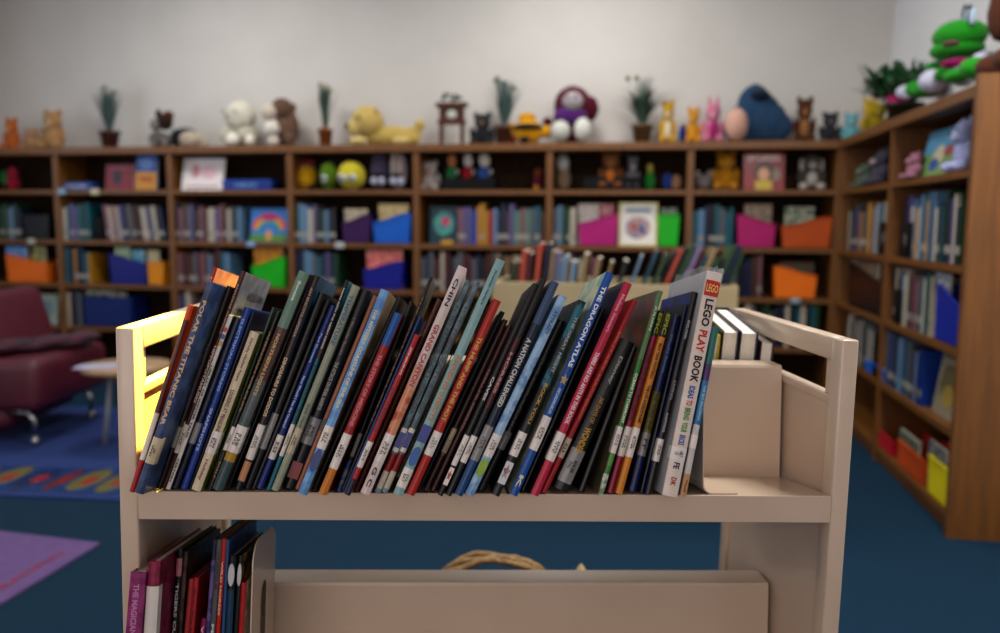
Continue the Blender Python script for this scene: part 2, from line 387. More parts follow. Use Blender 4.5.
bin_((578, 618, 214, 245), Z3, 'b00a78', 'magenta plastic bin left of the white picture book', 'rise', books=[(578, 598, 202, '9a9a90-b8a8a8', 'pale grey picture book'), (594, 613, 204, 'a03848-c8a0a0', 'red and grey picture book')])
bin_((657, 679, 215, 245), Z3, '0ab41c', 'small bright green bin right of the white picture book', 'flat', books=[(660, 676, 208, '405048-788878', 'dark grey green picture book')])
bin_((736, 775, 215, 247), Z3, 'b00a6c', 'magenta plastic bin beside an orange bin', 'dip', books=[(743, 770, 204, '7a6a58-98887c', 'brown and grey picture book')])
bin_((781, 831, 217, 248), Z3, 'b8520e', 'wide orange plastic bin in the corner bay, upper of two', 'rise', books=[(783, 812, 207, 'a8a898-506858', 'grey speckled picture book')])
bin_((773, 816, 267, 299), Z4, 'f07c10', 'orange plastic bin in the corner bay, lower of two', 'dip', books=[(778, 812, 262, '2a6048-7a3038', 'dark green picture book')])
bin_((84, 132, 297, 322), Z5, '0a2a6c', 'blue plastic bin low near the maroon chair', 'flat', books=[(88, 128, 290, 'b0b0a0-303838', 'black and cream picture book')])
bin_((24, 50, 215, 240), Z3, '0a0f16', 'black plastic bin on the far left bay, second tier', 'flat')
bin_((848, 882, 262, 290), Z4, '07070a', 'black plastic bin near the corner, right wall bookcase', 'dip', 'right', books=[(851, 880, 256, 'a09080-705848', 'brown cover picture book')])
bin_((934, 960, 283, 328), Z4, '1030a0', 'blue plastic bin beside the end panel, right wall', 'dip', 'right', books=[(936, 950, 268, '8890a0-c8c8d0', 'pale picture book')])
bin_((864, 884, 358, 388), Z5, '1a70d8', 'bright blue plastic bin low on the right wall near the corner', 'flat', 'right', depth=.15)
bin_((896, 922, 437, 480), Z6, 'd05818', 'orange plastic bin on the bottom tier, right wall', 'flat', 'right', books=[(900, 920, 425, '406050-90a090', 'grey green picture book')])
bin_((926, 950, 452, 500), Z6, 'e8d810', 'yellow plastic bin on the bottom tier beside the end panel', 'flat', 'right', books=[(929, 947, 436, '686870-a8a8a8', 'grey picture book')])
bin_((876, 891, 427, 462), Z6, 'c02030', 'red plastic bin on the bottom tier, right wall', 'flat', 'right')
# black bookends on shelves
def shelf_bookend(px, z, label, side='back', w_=.035, tx=None):
    if side == 'back': mw = Matrix.Translation((on_y(px, 240, YB+.01).x, YB+.012, z))
    else: mw = Matrix.Translation((XR+.012, on_x(px, 240, XR+.01).y, z)) @ RM
    m = MB().rbox(-w_, w_, 0, .004, 0, .15, .0015, BLACKP, seg=2).box(-.0015, .0015, .004, .012, 0, .14, BLACKP)
    o = tag(m.build('bookend', None, mw), label, 'bookend', 'black bookends')
    if tx:
        m = MB(); text_bm(tx, .04, .05, cm('a0a0a0'), m, face_X(0, .075, -.0008)); part(m, 'letter', o)
shelf_bookend(99, Z3, 'black metal bookend right of the upright row, second bay')
shelf_bookend(904.5, Z3, 'black metal bookend lettered W at the start of the upper right wall row', 'right', .085, 'W')
shelf_bookend(883, Z3, 'black metal bookend lettered F in the bay nearest the corner', 'right', .085, 'F')
shelf_bookend(901, Z4, 'black metal bookend at the start of the middle right wall row', 'right', .05)
shelf_bookend(882, Z5, 'black metal bookend at the start of the lower right wall row', 'right', .05)
# =================================================================== face-out books
def faceout(bb, z, label, base, art, side='back', tilt=8, inset=.04):
    x0, x1, y0, y1 = bb
    if side == 'back':
        a = on_y(x0, y1, YB+inset).x; b = on_y(x1, y1, YB+inset).x; w_ = b-a; h_ = on_y(x0, y0, YB+inset).z-z
        mw = Matrix.Translation((a, YB+inset, z)) @ Matrix.Rotation(R(-tilt), 4, 'X')
    else:
        a = on_x(x0, y1, XR+inset).y; b = on_x(x1, y1, XR+inset).y; w_ = a-b; h_ = on_x((x0+x1)/2, y0, XR+inset).z-z
        mw = Matrix.Translation((XR+inset, a, z)) @ RM @ Matrix.Rotation(R(-tilt), 4, 'X')
    r = empty('picture_book', mw, label, 'book')
    c = MB().box(0, w_, 0, .002, 0, h_, base).box(0, w_, .013, .015, 0, h_, base).box(0, .002, 0, .015, 0, h_, base)
    part(c, 'cover', r); part(MB().box(.002, w_-.003, .002, .013, .003, h_-.003, PAGEW), 'page_block', r)
    am = MB(); y = -.0006
    for s in art:
        kind, cx, cz, sx, sz, hx = s[:6]; mm = cm(hx, 'art') if '-' in hx else cm(hx)
        if kind == 'e': am.prism([(w_*(cx+sx*cos(2*pi*i/20)), h_*(cz+sz*sin(2*pi*i/20))) for i in range(20)], y, -.00005, mm, 'y')
        if kind == 'r': am.box(w_*(cx-sx), w_*(cx+sx), y, -.00005, h_*(cz-sz), h_*(cz+sz), mm)
        if kind == 'arc':
            P = [(w_*(cx+sx*cos(pi*i/16)), h_*(cz+sz*sin(pi*i/16))) for i in range(17)]; Q = [(w_*(cx+sx*.8*cos(pi*i/16)), h_*(cz+sz*.8*sin(pi*i/16))) for i in range(17)]
            for i in range(16): am.prism([P[i], P[i+1], Q[i+1], Q[i]], y, -.00005, mm, 'y')
        if kind == 't': text_bm(s[6], w_*sx*2, h_*sz*2, mm, am, face_X(w_*cx, h_*cz, y-.0006))
        y -= .0003
    part(am, 'cover_art', r); return r
faceout((105, 133, 164, 188), Z2, 'dark red picture book with a black figure, facing out on the top tier', cm('8c2036'), [('e', .42, .5, .16, .3, '3a2430'), ('r', .5, .85, .35, .04, 'b05060')])
faceout((135, 156, 153, 188), Z2, 'blue and yellow picture book facing out beside the dark red one', cm('4a6aa8'), [('r', .5, .25, .49, .245, 'c8962c'), ('e', .5, .72, .36, .16, '7f9ad0'), ('r', .5, .3, .3, .06, 'b05828')])
faceout((181, 222, 157, 187), Z2, 'white picture book with pale pink drawings, facing out on the top tier', cm('e6e0e0'), [('e', .32, .6, .1, .22, 'd09aa0'), ('e', .64, .55, .2, .22, 'e6c4cc'), ('r', .5, .1, .4, .03, 'b09098')], tilt=14)
faceout((250, 287, 208, 241), Z3, 'picture book with a rainbow over blue hills, facing out', cm('4a8cc8'), [('arc', .5, .4, .46, .42, 'd84848'), ('arc', .5, .38, .38, .34, 'e0b030'), ('arc', .5, .36, .3, .26, '50a860'), ('e', .5, .75, .24, .12, 'b8407c'), ('r', .5, .12, .49, .11, '6a9a50'), ('e', .5, .2, .08, .16, 'd8a070')])
faceout((429, 458, 206, 242), Z3, 'dark teal picture book with colourful sea creature, facing out', cm('1a4a58'), [('e', .5, .55, .36, .32, '4a7a98-60a890'), ('e', .55, .6, .15, .12, 'c04870'), ('r', .62, .05, .2, .05, 'c8a030')])
faceout((618, 657, 202, 245), Z3, 'white picture book with a yellow border and circle of faces, facing out', cm('d8cc8c'), [('r', .5, .5, .44, .46, 'e8e4e0'), ('e', .5, .42, .33, .26, 'c8a8a0-8880a0'), ('e', .4, .45, .09, .1, 'b06858'), ('e', .6, .38, .09, .1, '607098'), ('r', .5, .82, .32, .05, '9aa8b8')])
faceout((743, 784, 151, 190), Z2, 'red comic style picture book facing out beside a cow plush', cm('98343a'), [('t', .5, .84, .38, .08, 'e0d0c8', 'STORIES'), ('e', .5, .45, .24, .26, '38302c'), ('e', .5, .42, .14, .17, 'd8a888'), ('r', .5, .13, .2, .12, 'c8b040'), ('e', .8, .4, .1, .16, '908878')])
faceout((918, 957, 127, 172), Z2, 'sky blue picture book with animals in a meadow, right wall', cm('6aa8c8'), [('r', .5, .25, .49, .24, '90b070'), ('e', .42, .45, .14, .2, 'd8d0b8'), ('e', .35, .25, .12, .14, '4070b0'), ('e', .66, .5, .12, .12, 'b06068')], side='right', tilt=12)
faceout((931, 954, 345, 414), Z5, 'picture book with a tan animal drawing, facing out low on the right wall', cm('a8a08c'), [('t', .5, .88, .4, .06, '404040', 'HOW'), ('e', .45, .5, .32, .24, '807858'), ('e', .55, .3, .24, .16, 'c0a860')], side='right')
faceout((37, 57, 294, 323), Z5, 'pale magazine standing behind the maroon chair', cm('a8b4ac'), [('e', .5, .5, .3, .3, '8098a0')])
# flat box / blue strip on top tier
o = MB().rbox(0, .34, 0, .14, 0, .066, .003, cm('0c4a9a'))
text_bm('LIBRARY', .16, .03, cm('7fa8d8'), o, face_X(.17, .033, -.001))
tag(o.build('board_game_box', None, Matrix.Translation((on_y(222, 187, YB+.05).x, YB+.05, Z2))), 'long flat blue box with pale lettering beside the white picture book', 'box')
o = MB().rbox(0, .22, 0, .12, 0, .05, .003, cm('3c5c9c'))
text_bm('READERS', .16, .022, cm('c0cce0'), o, face_X(.11, .025, -.001))
tag(o.build('flat_box', None, Matrix.Translation((on_y(61, 187, YB+.05).x, YB+.05, Z2))), 'small flat blue box on the top tier, left of the dark red picture book', 'box')
# shelf-edge labels
def shelf_label(px, z, hexs, label, side='back'):
    mw = Matrix.Translation((on_y(px, 240, YB).x, YB-.006, z-.03))
    mb = MB().rbox(-.03, .03, -.002, .001, 0, .035, .0008, cm(hexs), seg=1).ball((0, -.003, .02), (.012, .002, .01), cm('d0d4d8'))
    tag(mb.build('shelf_label', None, mw), label, 'label', 'labels clipped to the shelf edges')
for a in ((65, Z2, '8fb4c8', 'pale blue round label on the second bay shelf edge, left of two'), (98, Z2, 'd8d0a8', 'cream round label on the second bay shelf edge, right of two'),
          (32, Z3, 'b8b8a8', 'pale label on the shelf edge above the orange bin'), (251, Z3, '90b0d0', 'pale blue label on the shelf edge left of the rainbow book'),
          (340, Z3, 'c8c8c8', 'white label on the shelf edge below the purple bin'), (798, Z4, '90a8a8', 'pale label on the shelf edge below the lower orange bin')):
    shelf_label(*a)
# =================================================================== plush toys and plants
def frame(bb, z, side='back', inset=.14):
    x0, x1, y0, y1 = bb; c = (x0+x1)/2
    if side == 'back':
        a = on_y(x0, y1, YB+inset); b = on_y(x1, y1, YB+inset); w_ = (b-a).x; h_ = on_y(c, y0, YB+inset).z-z
        return Matrix.Translation(((a.x+b.x)/2, YB+inset, z)), w_, h_
    a = on_x(x0, y1, XR+inset); b = on_x(x1, y1, XR+inset); w_ = a.y-b.y; h_ = on_x(c, y0, XR+inset).z-z
    return Matrix.Translation((XR+inset, (a.y+b.y)/2, z)) @ RM, w_, h_
def plush(kind, bb, z, label, parts, side='back', inset=.14, cat='plush toy', group=None, depth=.8, yaw=0, at=None):
    """parts: (name, colour, [(cx, cz, rx, rz, cy, ry)...]) in fractions of width/height"""
    mw, w_, h_ = at or frame(bb, z, side, inset)
    r = empty(kind, mw @ Matrix.Rotation(R(yaw), 4, 'Z'), label, cat, group)
    q = min(w_, h_); head = None
    for nm, hx, balls in parts:
        m = MB()
        for b in balls:
            cx, cz, rx, rz = b[:4]; cy = b[4] if len(b) > 4 else 0; ry = b[5] if len(b) > 5 else None
            RY = (ry*q if ry else min(rx*w_, rz*h_)*depth*1.1)
            small = max(rx*w_, rz*h_) < .02
            m.ball(((cx)*w_, cy*q, max(cz*h_, rz*h_)), (rx*w_, RY, rz*h_), cm(hx, 'cloth') if not small else cm(hx, 'cloth'), sub=2 if small else 3, jitter=0 if small else .02)
        hd_o = part(m, nm, r) if not (head is not None and nm in ('ear', 'eye', 'muzzle', 'nose', 'snout')) else part(m, nm, head)
        if nm == 'head' and head is None: head = hd_o
    return r
def bear(bb, z, label, body, muzzle, belly=None, kind='teddy_bear', ears='round', **k):
    P = [('body', body, [(0, .3, .3, .3), (0, .2, .32, .2)]), ('head', body, [(0, .7, .3, .24, -.03)]), ('muzzle', muzzle, [(0, .64, .13, .1, -.27, .1)]),
         ('nose', '201814', [(0, .68, .04, .03, -.37, .04)])]
    if belly: P.append(('belly', belly, [(0, .3, .18, .2, -.22, .12)]))
    for s in (-1, 1):
        if ears == 'round': P.append(('ear', body, [(s*.24, .9, .1, .1, 0, .06)]))
        if ears == 'long': P.append(('ear', body, [(s*.16, .93, .07, .17, .02, .05)]))
        if ears == 'floppy': P.append(('ear', muzzle, [(s*.32, .66, .08, .2, 0, .07)]))
        P.append(('eye', '101010', [(s*.11, .76, .03, .03, -.25, .03)]))
        P.append(('arm', body, [(s*.36, .36, .1, .19, -.06)])); P.append(('leg', muzzle if k.get('pale_feet') else body, [(s*.28, .1, .16, .1, -.25, .22)]))
    k.pop('pale_feet', None)
    return plush(kind, bb, z, label, P, **k)
bear((4, 22, 117, 144), ZT, 'small orange plush cat at the far left end of the bookcase top', 'b86a34', 'd89868', kind='plush_cat')
bear((22, 42, 128, 143), ZT, 'low tan plush toy between the orange cat and the larger bear', 'b08868', 'c8a888')
bear((41, 68, 109, 143), ZT, 'tan teddy bear with dark ear, left of the first potted plant', 'b08c64', 'c8a888')
plush('plush_donkey', (148, 177, 108, 141), ZT, 'dark brown and grey plush animal with raised snout', [('body', '6a6462', [(-.15, .22, .3, .22), (.1, .2, .25, .18)]), ('head', '3a2822', [(.12, .66, .24, .22)]), ('snout', '5c3020', [(.3, .8, .18, .12, -.1)]), ('ear', '8a8480', [(-.2, .6, .2, .16)]), ('ear', '3a2822', [(-.1, .85, .1, .12)]), ('leg', '7c7672', [(-.2, .1, .1, .12, -.2)]), ('leg', '7c7672', [(.2, .1, .1, .12, -.2)])])
plush('plush_penguin', (171, 207, 127, 141), ZT, 'flat lying black and cream plush toy', [('body', '141a26', [(-.1, .55, .38, .42)]), ('belly', 'b8ac9c', [(.1, .35, .3, .4, -.2)]), ('head', '141a26', [(-.36, .5, .14, .4)]), ('foot', 'c0b4a4', [(.4, .3, .1, .3)])])
plush('plush_sheep', (221, 262, 100, 141), ZT, 'shaggy cream white plush sheepdog', [('body', 'c4c0b0', [(-.1, .25, .4, .26), (.1, .3, .3, .28)]), ('head', 'd0ccbe', [(.02, .64, .36, .34, -.06)]), ('paw', 'e4dfd6', [(-.02, .14, .16, .13, -.4)]), ('paw', 'e4dfd6', [(.36, .13, .12, .12, -.3)]), ('nose', '8a8478', [(-.08, .62, .05, .04, -.5, .04)]), ('eye', '504c46', [(.08, .72, .03, .03, -.44, .03)]), ('eye', '504c46', [(-.2, .72, .03, .03, -.42, .03)])])
plush('plush_monkey', (262, 300, 97, 141), ZT, 'brown shaggy plush monkey with white muzzle and white paws', [('body', '6e5648', [(.1, .3, .34, .3), (.3, .4, .18, .3)]), ('head', '6e5648', [(.05, .76, .28, .22)]), ('muzzle', 'c8beb0', [(-.2, .68, .2, .16, -.2)]), ('paw', 'd8d2c8', [(-.05, .34, .2, .16, -.4)]), ('foot', 'd0c8bc', [(0, .1, .14, .1, -.4)]), ('foot', '6e5648', [(.35, .14, .14, .14, -.3)]), ('ear', '6e5648', [(.34, .78, .08, .1)])])
plush('plush_dog', (350, 426, 104, 141), ZT, 'pale yellow plush puppy lying down with raised tail', [('body', 'c2aa66', [(.05, .22, .3, .24), (.2, .2, .24, .2), (-.12, .26, .2, .26)]), ('head', 'c8b070', [(-.25, .58, .21, .38, -.08)]), ('muzzle', 'd0bb80', [(-.39, .44, .11, .2, -.2)]), ('nose', '242830', [(-.47, .46, .035, .07, -.3)]), ('ear', 'a88c4a', [(-.12, .58, .05, .3, -.2)]), ('eye', '2a3028', [(-.29, .62, .025, .05, -.5, .04)]), ('tail', 'c2aa66', [(.34, .36, .12, .1), (.42, .5, .07, .12)]), ('paw', 'd0bb80', [(-.3, .08, .12, .1, -.5)]), ('paw', 'd0bb80', [(.24, .08, .12, .1, -.4)])])
bear((469, 496, 112, 139), ZT, 'dark grey teddy bear left of the middle potted plant', '2a2c30', '7a6450')
plush('plush_bee', (507, 551, 112, 139), ZT, 'yellow and black striped plush toy with maroon ends', [('body', 'd09a14', [(-.02, .4, .34, .4)]), ('stripe', '16140e', [(-.02, .52, .35, .14, 0, .5)]), ('head', 'c8962a', [(-.05, .82, .2, .18)]), ('arm', 'b88414', [(-.4, .5, .12, .18)]), ('arm', 'd09a14', [(.38, .4, .13, .2)]), ('foot', '6a1a20', [(-.38, .15, .1, .14)]), ('foot', '16140e', [(-.06, .12, .12, .12, -.4)]), ('wing', '5a1228', [(.4, .72, .12, .14, .2)])])
plush('plush_lion', (551, 598, 86, 139), ZT, 'plush toy with maroon hood, pale face and purple beard', [('hood', '5a0c2c', [(-.06, .68, .4, .34, .1), (.3, .62, .2, .22, .1)]), ('face', 'a8a0a4', [(-.02, .7, .22, .17, -.3)]), ('beard', '5a2a70', [(-.08, .46, .36, .18, -.22)]), ('paw', 'c8c8c0', [(-.26, .2, .2, .18, -.4)]), ('paw', 'd0d0c8', [(.2, .22, .18, .2, -.4)]), ('body', '6a1a40', [(0, .3, .34, .3)]), ('eye', '2a2028', [(-.1, .74, .03, .03, -.65, .03)]), ('eye', '2a2028', [(.06, .74, .03, .03, -.65, .03)])])
bear((658, 677, 99, 138), ZT, 'slim yellow plush bear with cream front right of the tall plant', 'c8a02c', 'd8c8a8', belly='d8ccb4')
bear((684, 702, 106, 138), ZT, 'small golden plush kitten beside the pink plush bunny', 'c8902c', 'd8a850', kind='plush_kitten')
plush('plush_ball', (678, 688, 124, 137), ZT, 'tiny navy plush ball left of the golden kitten', [('body', '2a3c78', [(0, .5, .45, .5)])])
bear((700, 725, 100, 138), ZT, 'pink plush bunny with darker pink middle', 'c8809a', 'd8a0b4', belly='a83078', kind='plush_bunny', ears='long')
plush('plush_stand_in', (722, 793, 88, 138), ZT, 'large slumped slate blue plush cushion', [('body', '34506e', [(-.06, .45, .26, .54), (.05, .4, .28, .46), (.14, .33, .28, .38), (.23, .26, .27, .29), (-.2, .32, .25, .36), (-.27, .2, .22, .25)]), ('seam', '18283c', [(0, .84, .17, .14, .03, .3)])], cat='cushion', depth=.5)  # plain cushion shape stands in for a large plush animal
plush('plush_ball', (724, 748, 108, 138), ZT, 'peach coloured round plush ball before the slate cushion', [('body', 'd0a898', [(0, .5, .48, .5)])], inset=.02)  # plain ball stands in for the pale muzzle of that animal
bear((791, 816, 96, 138), ZT, 'brown plush monkey sitting upright at the corner', '5a3420', '9a6c48', belly='9a7048', kind='plush_monkey')
bear((817, 842, 111, 138), ZT, 'small dark grey plush in the corner of the bookcase top', '34363c', '6c6870')
bear((842, 861, 104, 132), ZT, 'light turquoise plush toy where the two bookcases meet', '6fa8b0', '9cc4c8', at=(Matrix.Translation((1.17, 5.12, ZT)), .12, .17))
plush('plush_chick', (858, 872, 74, 100), ZT+.14, 'yellow plush chick perched high left of the leafy plant', [('body', 'c8a828', [(0, .5, .48, .5)]), ('beak', 'c87820', [(0, .55, .12, .1, -.5)])], side='right', inset=.26) if False else None
bear((861, 877, 100, 128), ZT, 'mustard yellow plush toy at the foot of the leafy plant', 'a89420', 'b8a848', at=(Matrix.Translation((1.21, 4.74, ZT)), .15, .18))
bear((850, 864, 82, 120), ZT, 'pale yellow plush duckling beside the leafy plant', 'c8a840', 'd8b860', at=(Matrix.Translation((1.285, 5.2, ZT)), .11, .27), kind='plush_duckling')
# tier A plush
plush('plush_toy', (2, 22, 165, 189), Z2, 'small crimson plush toy with round head on the far left tier', [('body', 'a02040', [(.1, .3, .3, .3)]), ('head', 'b03050', [(.1, .7, .22, .22)]), ('arm', '3a8a50', [(-.35, .5, .14, .3)])])
plush('plush_toy', (296, 318, 158, 189), Z2, 'golden plush toy wearing a striped cap', [('body', 'c89c14', [(0, .4, .46, .4)]), ('cap', '8a3030', [(.05, .84, .36, .12)]), ('brim', '38406a', [(-.05, .74, .4, .05, -.1)]), ('foot', '1c1408', [(.3, .1, .12, .1, -.3)])])
for bb, hx, lab, gl in (((320, 338, 162, 189), '5c7a14', 'dark green round plush ball with one big eye in view', 1), ((338, 366, 161, 190), 'c8bc3c', 'lime yellow oval plush with two big white eyes', 2)):
    P = [('body', hx, [(0, .5, .48, .5)])]
    for e in ([-.2, .16] if gl == 2 else [-.08]):
        P += [('eye', 'c8ccc8', [(e, .4, .15, .14, -.42, .12)]), ('pupil', '303c50', [(e, .4, .06, .06, -.55, .06)])]
    plush('plush_ball', bb, Z2, lab, P, inset=.06)
for bb, hx, lab in (((371, 389, 150, 190), '4c4258', 'dark purple plush bird with pale round eyes'), ((390, 408, 150, 190), '8a8088', 'purple plush bird with cream stripes and pale round eyes')):
    P = [('body', hx, [(0, .48, .48, .5)]), ('eye', 'b8b8c8', [(-.2, .22, .18, .1, -.4, .12)]), ('eye', 'b8b8c8', [(.22, .22, .18, .1, -.4, .12)]), ('brow', '1a1a22', [(0, .36, .4, .05, -.42, .1)])]
    if 'stripes' in lab: P += [('stripe', 'b0a090', [(-.2, .65, .08, .28, -.4, .15)]), ('stripe', 'b0a090', [(.18, .65, .08, .28, -.4, .15)])]
    plush('plush_bird', bb, Z2, lab, P, inset=.08)
bear((417, 442, 160, 190), Z2, 'white plush cat with pink ears on the top tier', 'b8aeaa', 'c89c98', kind='plush_cat', ears='round')
def basket(bb, z, label):
    mw, w_, h_ = frame(bb, z, 'back', .1)
    o = MB(); d = .1; m = BLACKP
    o.box(-w_/2, w_/2, -d/2, -d/2+.005, 0, h_, m).box(-w_/2, w_/2, d/2-.005, d/2, 0, h_, m).box(-w_/2, -w_/2+.005, -d/2, d/2, 0, h_, m).box(w_/2-.005, w_/2, -d/2, d/2, 0, h_, m).box(-w_/2, w_/2, -d/2, d/2, 0, .005, m)
    return tag(o.build('toy_basket', None, mw), label, 'basket', 'black toy baskets')
basket((443, 497, 178, 190), Z2, 'black basket holding three small dolls')
for i, (a, b, hx, hd, lab) in enumerate(((446, 458, '2c7a4c', 'b07850', 'small doll with orange hair and green shirt, leftmost in the basket'), (462, 474, 'a01c2c', 'c8c0bc', 'small white doll with red shirt, middle of the basket'), (477, 492, '3c5c98', 'c8c0b4', 'small white doll with blue scarf, rightmost in the basket'))):
    plush('doll', (a, b, 153, 186), Z2+.007, lab, [('body', hx, [(0, .42, .36, .22)]), ('head', hd, [(0, .8, .36, .2)]), ('leg', 'c0b8b0', [(-.15, .18, .14, .18)]), ('leg', 'c0b8b0', [(.15, .18, .14, .18)]), ('arm', hx, [(-.38, .45, .1, .15)]), ('arm', 'c0b8b0', [(.4, .48, .14, .08)])], inset=.1, cat='doll', depth=.5)
plush('plush_toy', (531, 545, 168, 190), Z2, 'small maroon and gold plush toy against the divider', [('body', '6a2038', [(0, .35, .36, .35)]), ('head', '8a4a30', [(0, .78, .3, .2)]), ('foot', 'c89020', [(-.1, .1, .2, .12, -.2)])])
plush('plush_owl', (555, 572, 154, 190), Z2, 'white headed plush bird with tan body', [('body', '8a7864', [(0, .3, .4, .32)]), ('head', 'b8b8b4', [(-.05, .75, .36, .25)])])
basket((583, 642, 177, 190), Z2, 'black basket holding a brown teddy bear')
bear((597, 624, 150, 188), Z2+.007, 'brown teddy bear in orange overalls in the black basket', '7a4c28', '98683c', belly='a86424', inset=.1)
bear((625, 640, 155, 188), Z2+.007, 'grey striped small plush in the black basket, right of the bear', '6c6a70', 'a8a8a8', inset=.09, kind='plush_zebra')
plush('doll', (643, 656, 163, 190), Z2, 'small doll with green clothes right of the black basket', [('body', '2a8a3c', [(0, .35, .4, .35)]), ('head', 'a8984c', [(0, .78, .26, .2)])], cat='doll')
plush('plush_toy', (661, 682, 172, 190), Z2, 'low blue and peach plush toy beside the divider', [('body', '2a4a90', [(-.2, .5, .25, .45)]), ('head', 'a07c64', [(.22, .45, .25, .42)])])
plush('plush_toy', (693, 713, 170, 190), Z2, 'grey plush mouse left of the golden bear', [('body', '8a8280', [(0, .4, .4, .4)]), ('ear', '9a9290', [(-.3, .8, .14, .2)]), ('ear', '9a9290', [(.3, .8, .14, .2)])])
bear((710, 740, 150, 190), Z2, 'golden brown teddy bear left of the red comic style book', 'b8821c', 'c09030')
bear((795, 826, 152, 190), Z2, 'grey and white plush cow with floppy ears', '5c5854', 'b8b0a8', belly='b8b4ac', kind='plush_cow', ears='floppy', pale_feet=True)
bear((858, 872, 163, 186), Z2, 'small grey green plush on the right wall top tier', '5a6a58', '8a9a88', side='right', inset=.06)
bear((874, 890, 150, 183), Z2, 'small pale and dark plush rabbit on the right wall top tier', '4c4858', 'a89498', side='right', inset=.06, ears='long', kind='plush_rabbit')
bear((957, 972, 117, 165), Z2, 'pale lilac plush poodle beside the end panel', 'a8acd0', 'b8bcd8', side='right', inset=.06, kind='plush_poodle')
bear((909, 921, 152, 178), Z2, 'small pink plush left of the sky blue picture book', 'a87888', 'c090a0', side='right', inset=.03)
# plants
LEAF = mat('dark_leaf', h2('2c4a38'), h2('1c3428'), scale=30, rough=.6)
LEAFG = mat('grey_green_leaf', h2('3c5650'), h2('243c3c'), scale=30, rough=.6)
def plant(bb, z, label, style, pot='8a4f2c', leaf=LEAF, side='back', flowers=None, inset=.15, potfrac=.28, at=None):
    mw, w_, h_ = at or frame(bb, z, side, inset)
    r = empty('potted_plant', mw, label, 'plant', 'potted plants on the bookcase top')
    pr = {'grass': w_*.28, 'arch': w_*.2, 'bush': w_*.2}[style]; ph = h_*potfrac
    part(MB().lathe([(pr*.7, 0), (pr*.95, ph*.85), (pr*1.08, ph*.86), (pr*1.08, ph), (pr*.9, ph), (pr*.85, ph*.85)], cm(pot, 'bright'), 16), 'pot', r)
    rnd = random.Random(int(bb[0])); m = MB(); n = {'grass': 120, 'arch': 170, 'bush': 260}[style]
    for i in range(n):
        a = rnd.uniform(0, 2*pi); L = (h_-ph)*rnd.uniform(.6, .95); sp = {'grass': 1.0, 'arch': 1.5, 'bush': 1.0}[style]*w_*.55*rnd.uniform(.1, 1)
        if style == 'arch' and rnd.random() < .5: sp *= .3
        if style == 'grass' and rnd.random() < .6: sp *= .4
        pts = []
        for k in range(5):
            t = k/4; rr = pr*.4*rnd.random()*0+pr*.3+sp*t**1.6
            if style == 'arch': zz = ph+L*(t*1.25-(.55*t*t if sp > w_*.2 else .25*t*t))
            elif style == 'bush': zz = ph+L*rnd.uniform(.2, 1)*(t-.25*t*t)
            else: zz = ph+L*t
            pts.append(Vector((rr*cos(a), rr*sin(a)*.6, zz)))
        wd = {'grass': .0065, 'arch': .006, 'bush': .028}[style]; sd = Vector((-sin(a), cos(a), 0))*wd
        vs = []
        for k, p in enumerate(pts):
            f = (1-k/4)*.8+.2 if style != 'bush' else sin(pi*(k+.3)/4.6)
            vs += [p-sd*f, p+sd*f]
        m.faces(vs, [(2*k, 2*k+1, 2*k+3, 2*k+2) for k in range(4)], leaf)
    part(m, 'foliage', r)
    if flowers:
        for i in range(flowers[1]):
            a = rnd.uniform(0, 2*pi); p = (w_*.3*cos(a)*rnd.uniform(.3, 1.2), .02*sin(a), h_*rnd.uniform(.78, .97))
            f = MB(); mm = cm(flowers[0], 'cloth')
            for k in range(5): f.ball((p[0]+.009*cos(k*1.257), p[1], p[2]+.009*sin(k*1.257)), (.008, .004, .008), mm, sub=1)
            f.ball((p[0], p[1]-.003, p[2]), .005, cm('a89030', 'cloth'), sub=1).tube([(p[0], p[1], p[2]), (p[0]*.5, 0, h_*.5), (0, 0, ph*.9)], .0015, leaf, 4)
            part(f, 'flower', r)
    return r
plant((94, 126, 84, 142), ZT, 'potted plant with upright dark stems and pale sprigs, leftmost on the bookcase', 'grass', '5c3a34', LEAFG, flowers=('8a9488', 6))
plant((313, 338, 81, 140), ZT, 'narrow potted plant with white blossoms, left of the yellow puppy', 'grass', '8c5428', LEAF, flowers=('b0b098', 7))
plant((487, 522, 75, 139), ZT, 'potted plant with loose sprigs behind the dark bear', 'grass', '5c3c30', LEAFG, flowers=('6c7c74', 6))
plant((616, 668, 73, 138), ZT, 'potted grassy plant with long drooping leaves right of the maroon hooded plush', 'arch', '6a5238', LEAF, flowers=('5c6838', 2))
plant((858, 926, 52, 112), ZT, 'bushy dark green leafy plant on the right wall bookcase', 'bush', '2a2a1c', mat('glossy_leaf', h2('1d5228'), h2('0f3018'), scale=20, rough=.5), potfrac=.25, at=(Matrix.Translation((XR+.14, 4.36, ZT)), .42, .44))
# clock-like basket stand
mw, w_, h_ = frame((436, 468, 92, 140), ZT)
BR = cm('5a2c1c', 'bright'); r = empty('wooden_stand', mw, 'small dark wooden stand with a framed white picture and leaves on top', 'stand')
part(MB().box(-w_*.48, w_*.48, -.03, .03, h_*.72, h_*.8, BR).box(-w_*.42, w_*.42, -.03, .03, h_*.4, h_*.48, BR), 'frame', r)
for s in (-1, 1): part(MB().box(s*w_*.32-.011, s*w_*.32+.011, -.02, .02, 0, h_*.8, BR), 'leg', r)
part(MB().box(-w_*.32, w_*.32, .0, .01, h_*.48, h_*.72, cm('6a5838')).ball((0, -.01, h_*.58), (w_*.16, .006, h_*.09), cm('c8c8c0')), 'panel', r)
m = MB()
for i in range(14): m.ball((random.uniform(-.3, .3)*w_, random.uniform(-.02, .02), h_*(.84+random.uniform(0, .12))), (.016, .01, .009), LEAF, sub=1)
part(m, 'leaf_cluster', r)
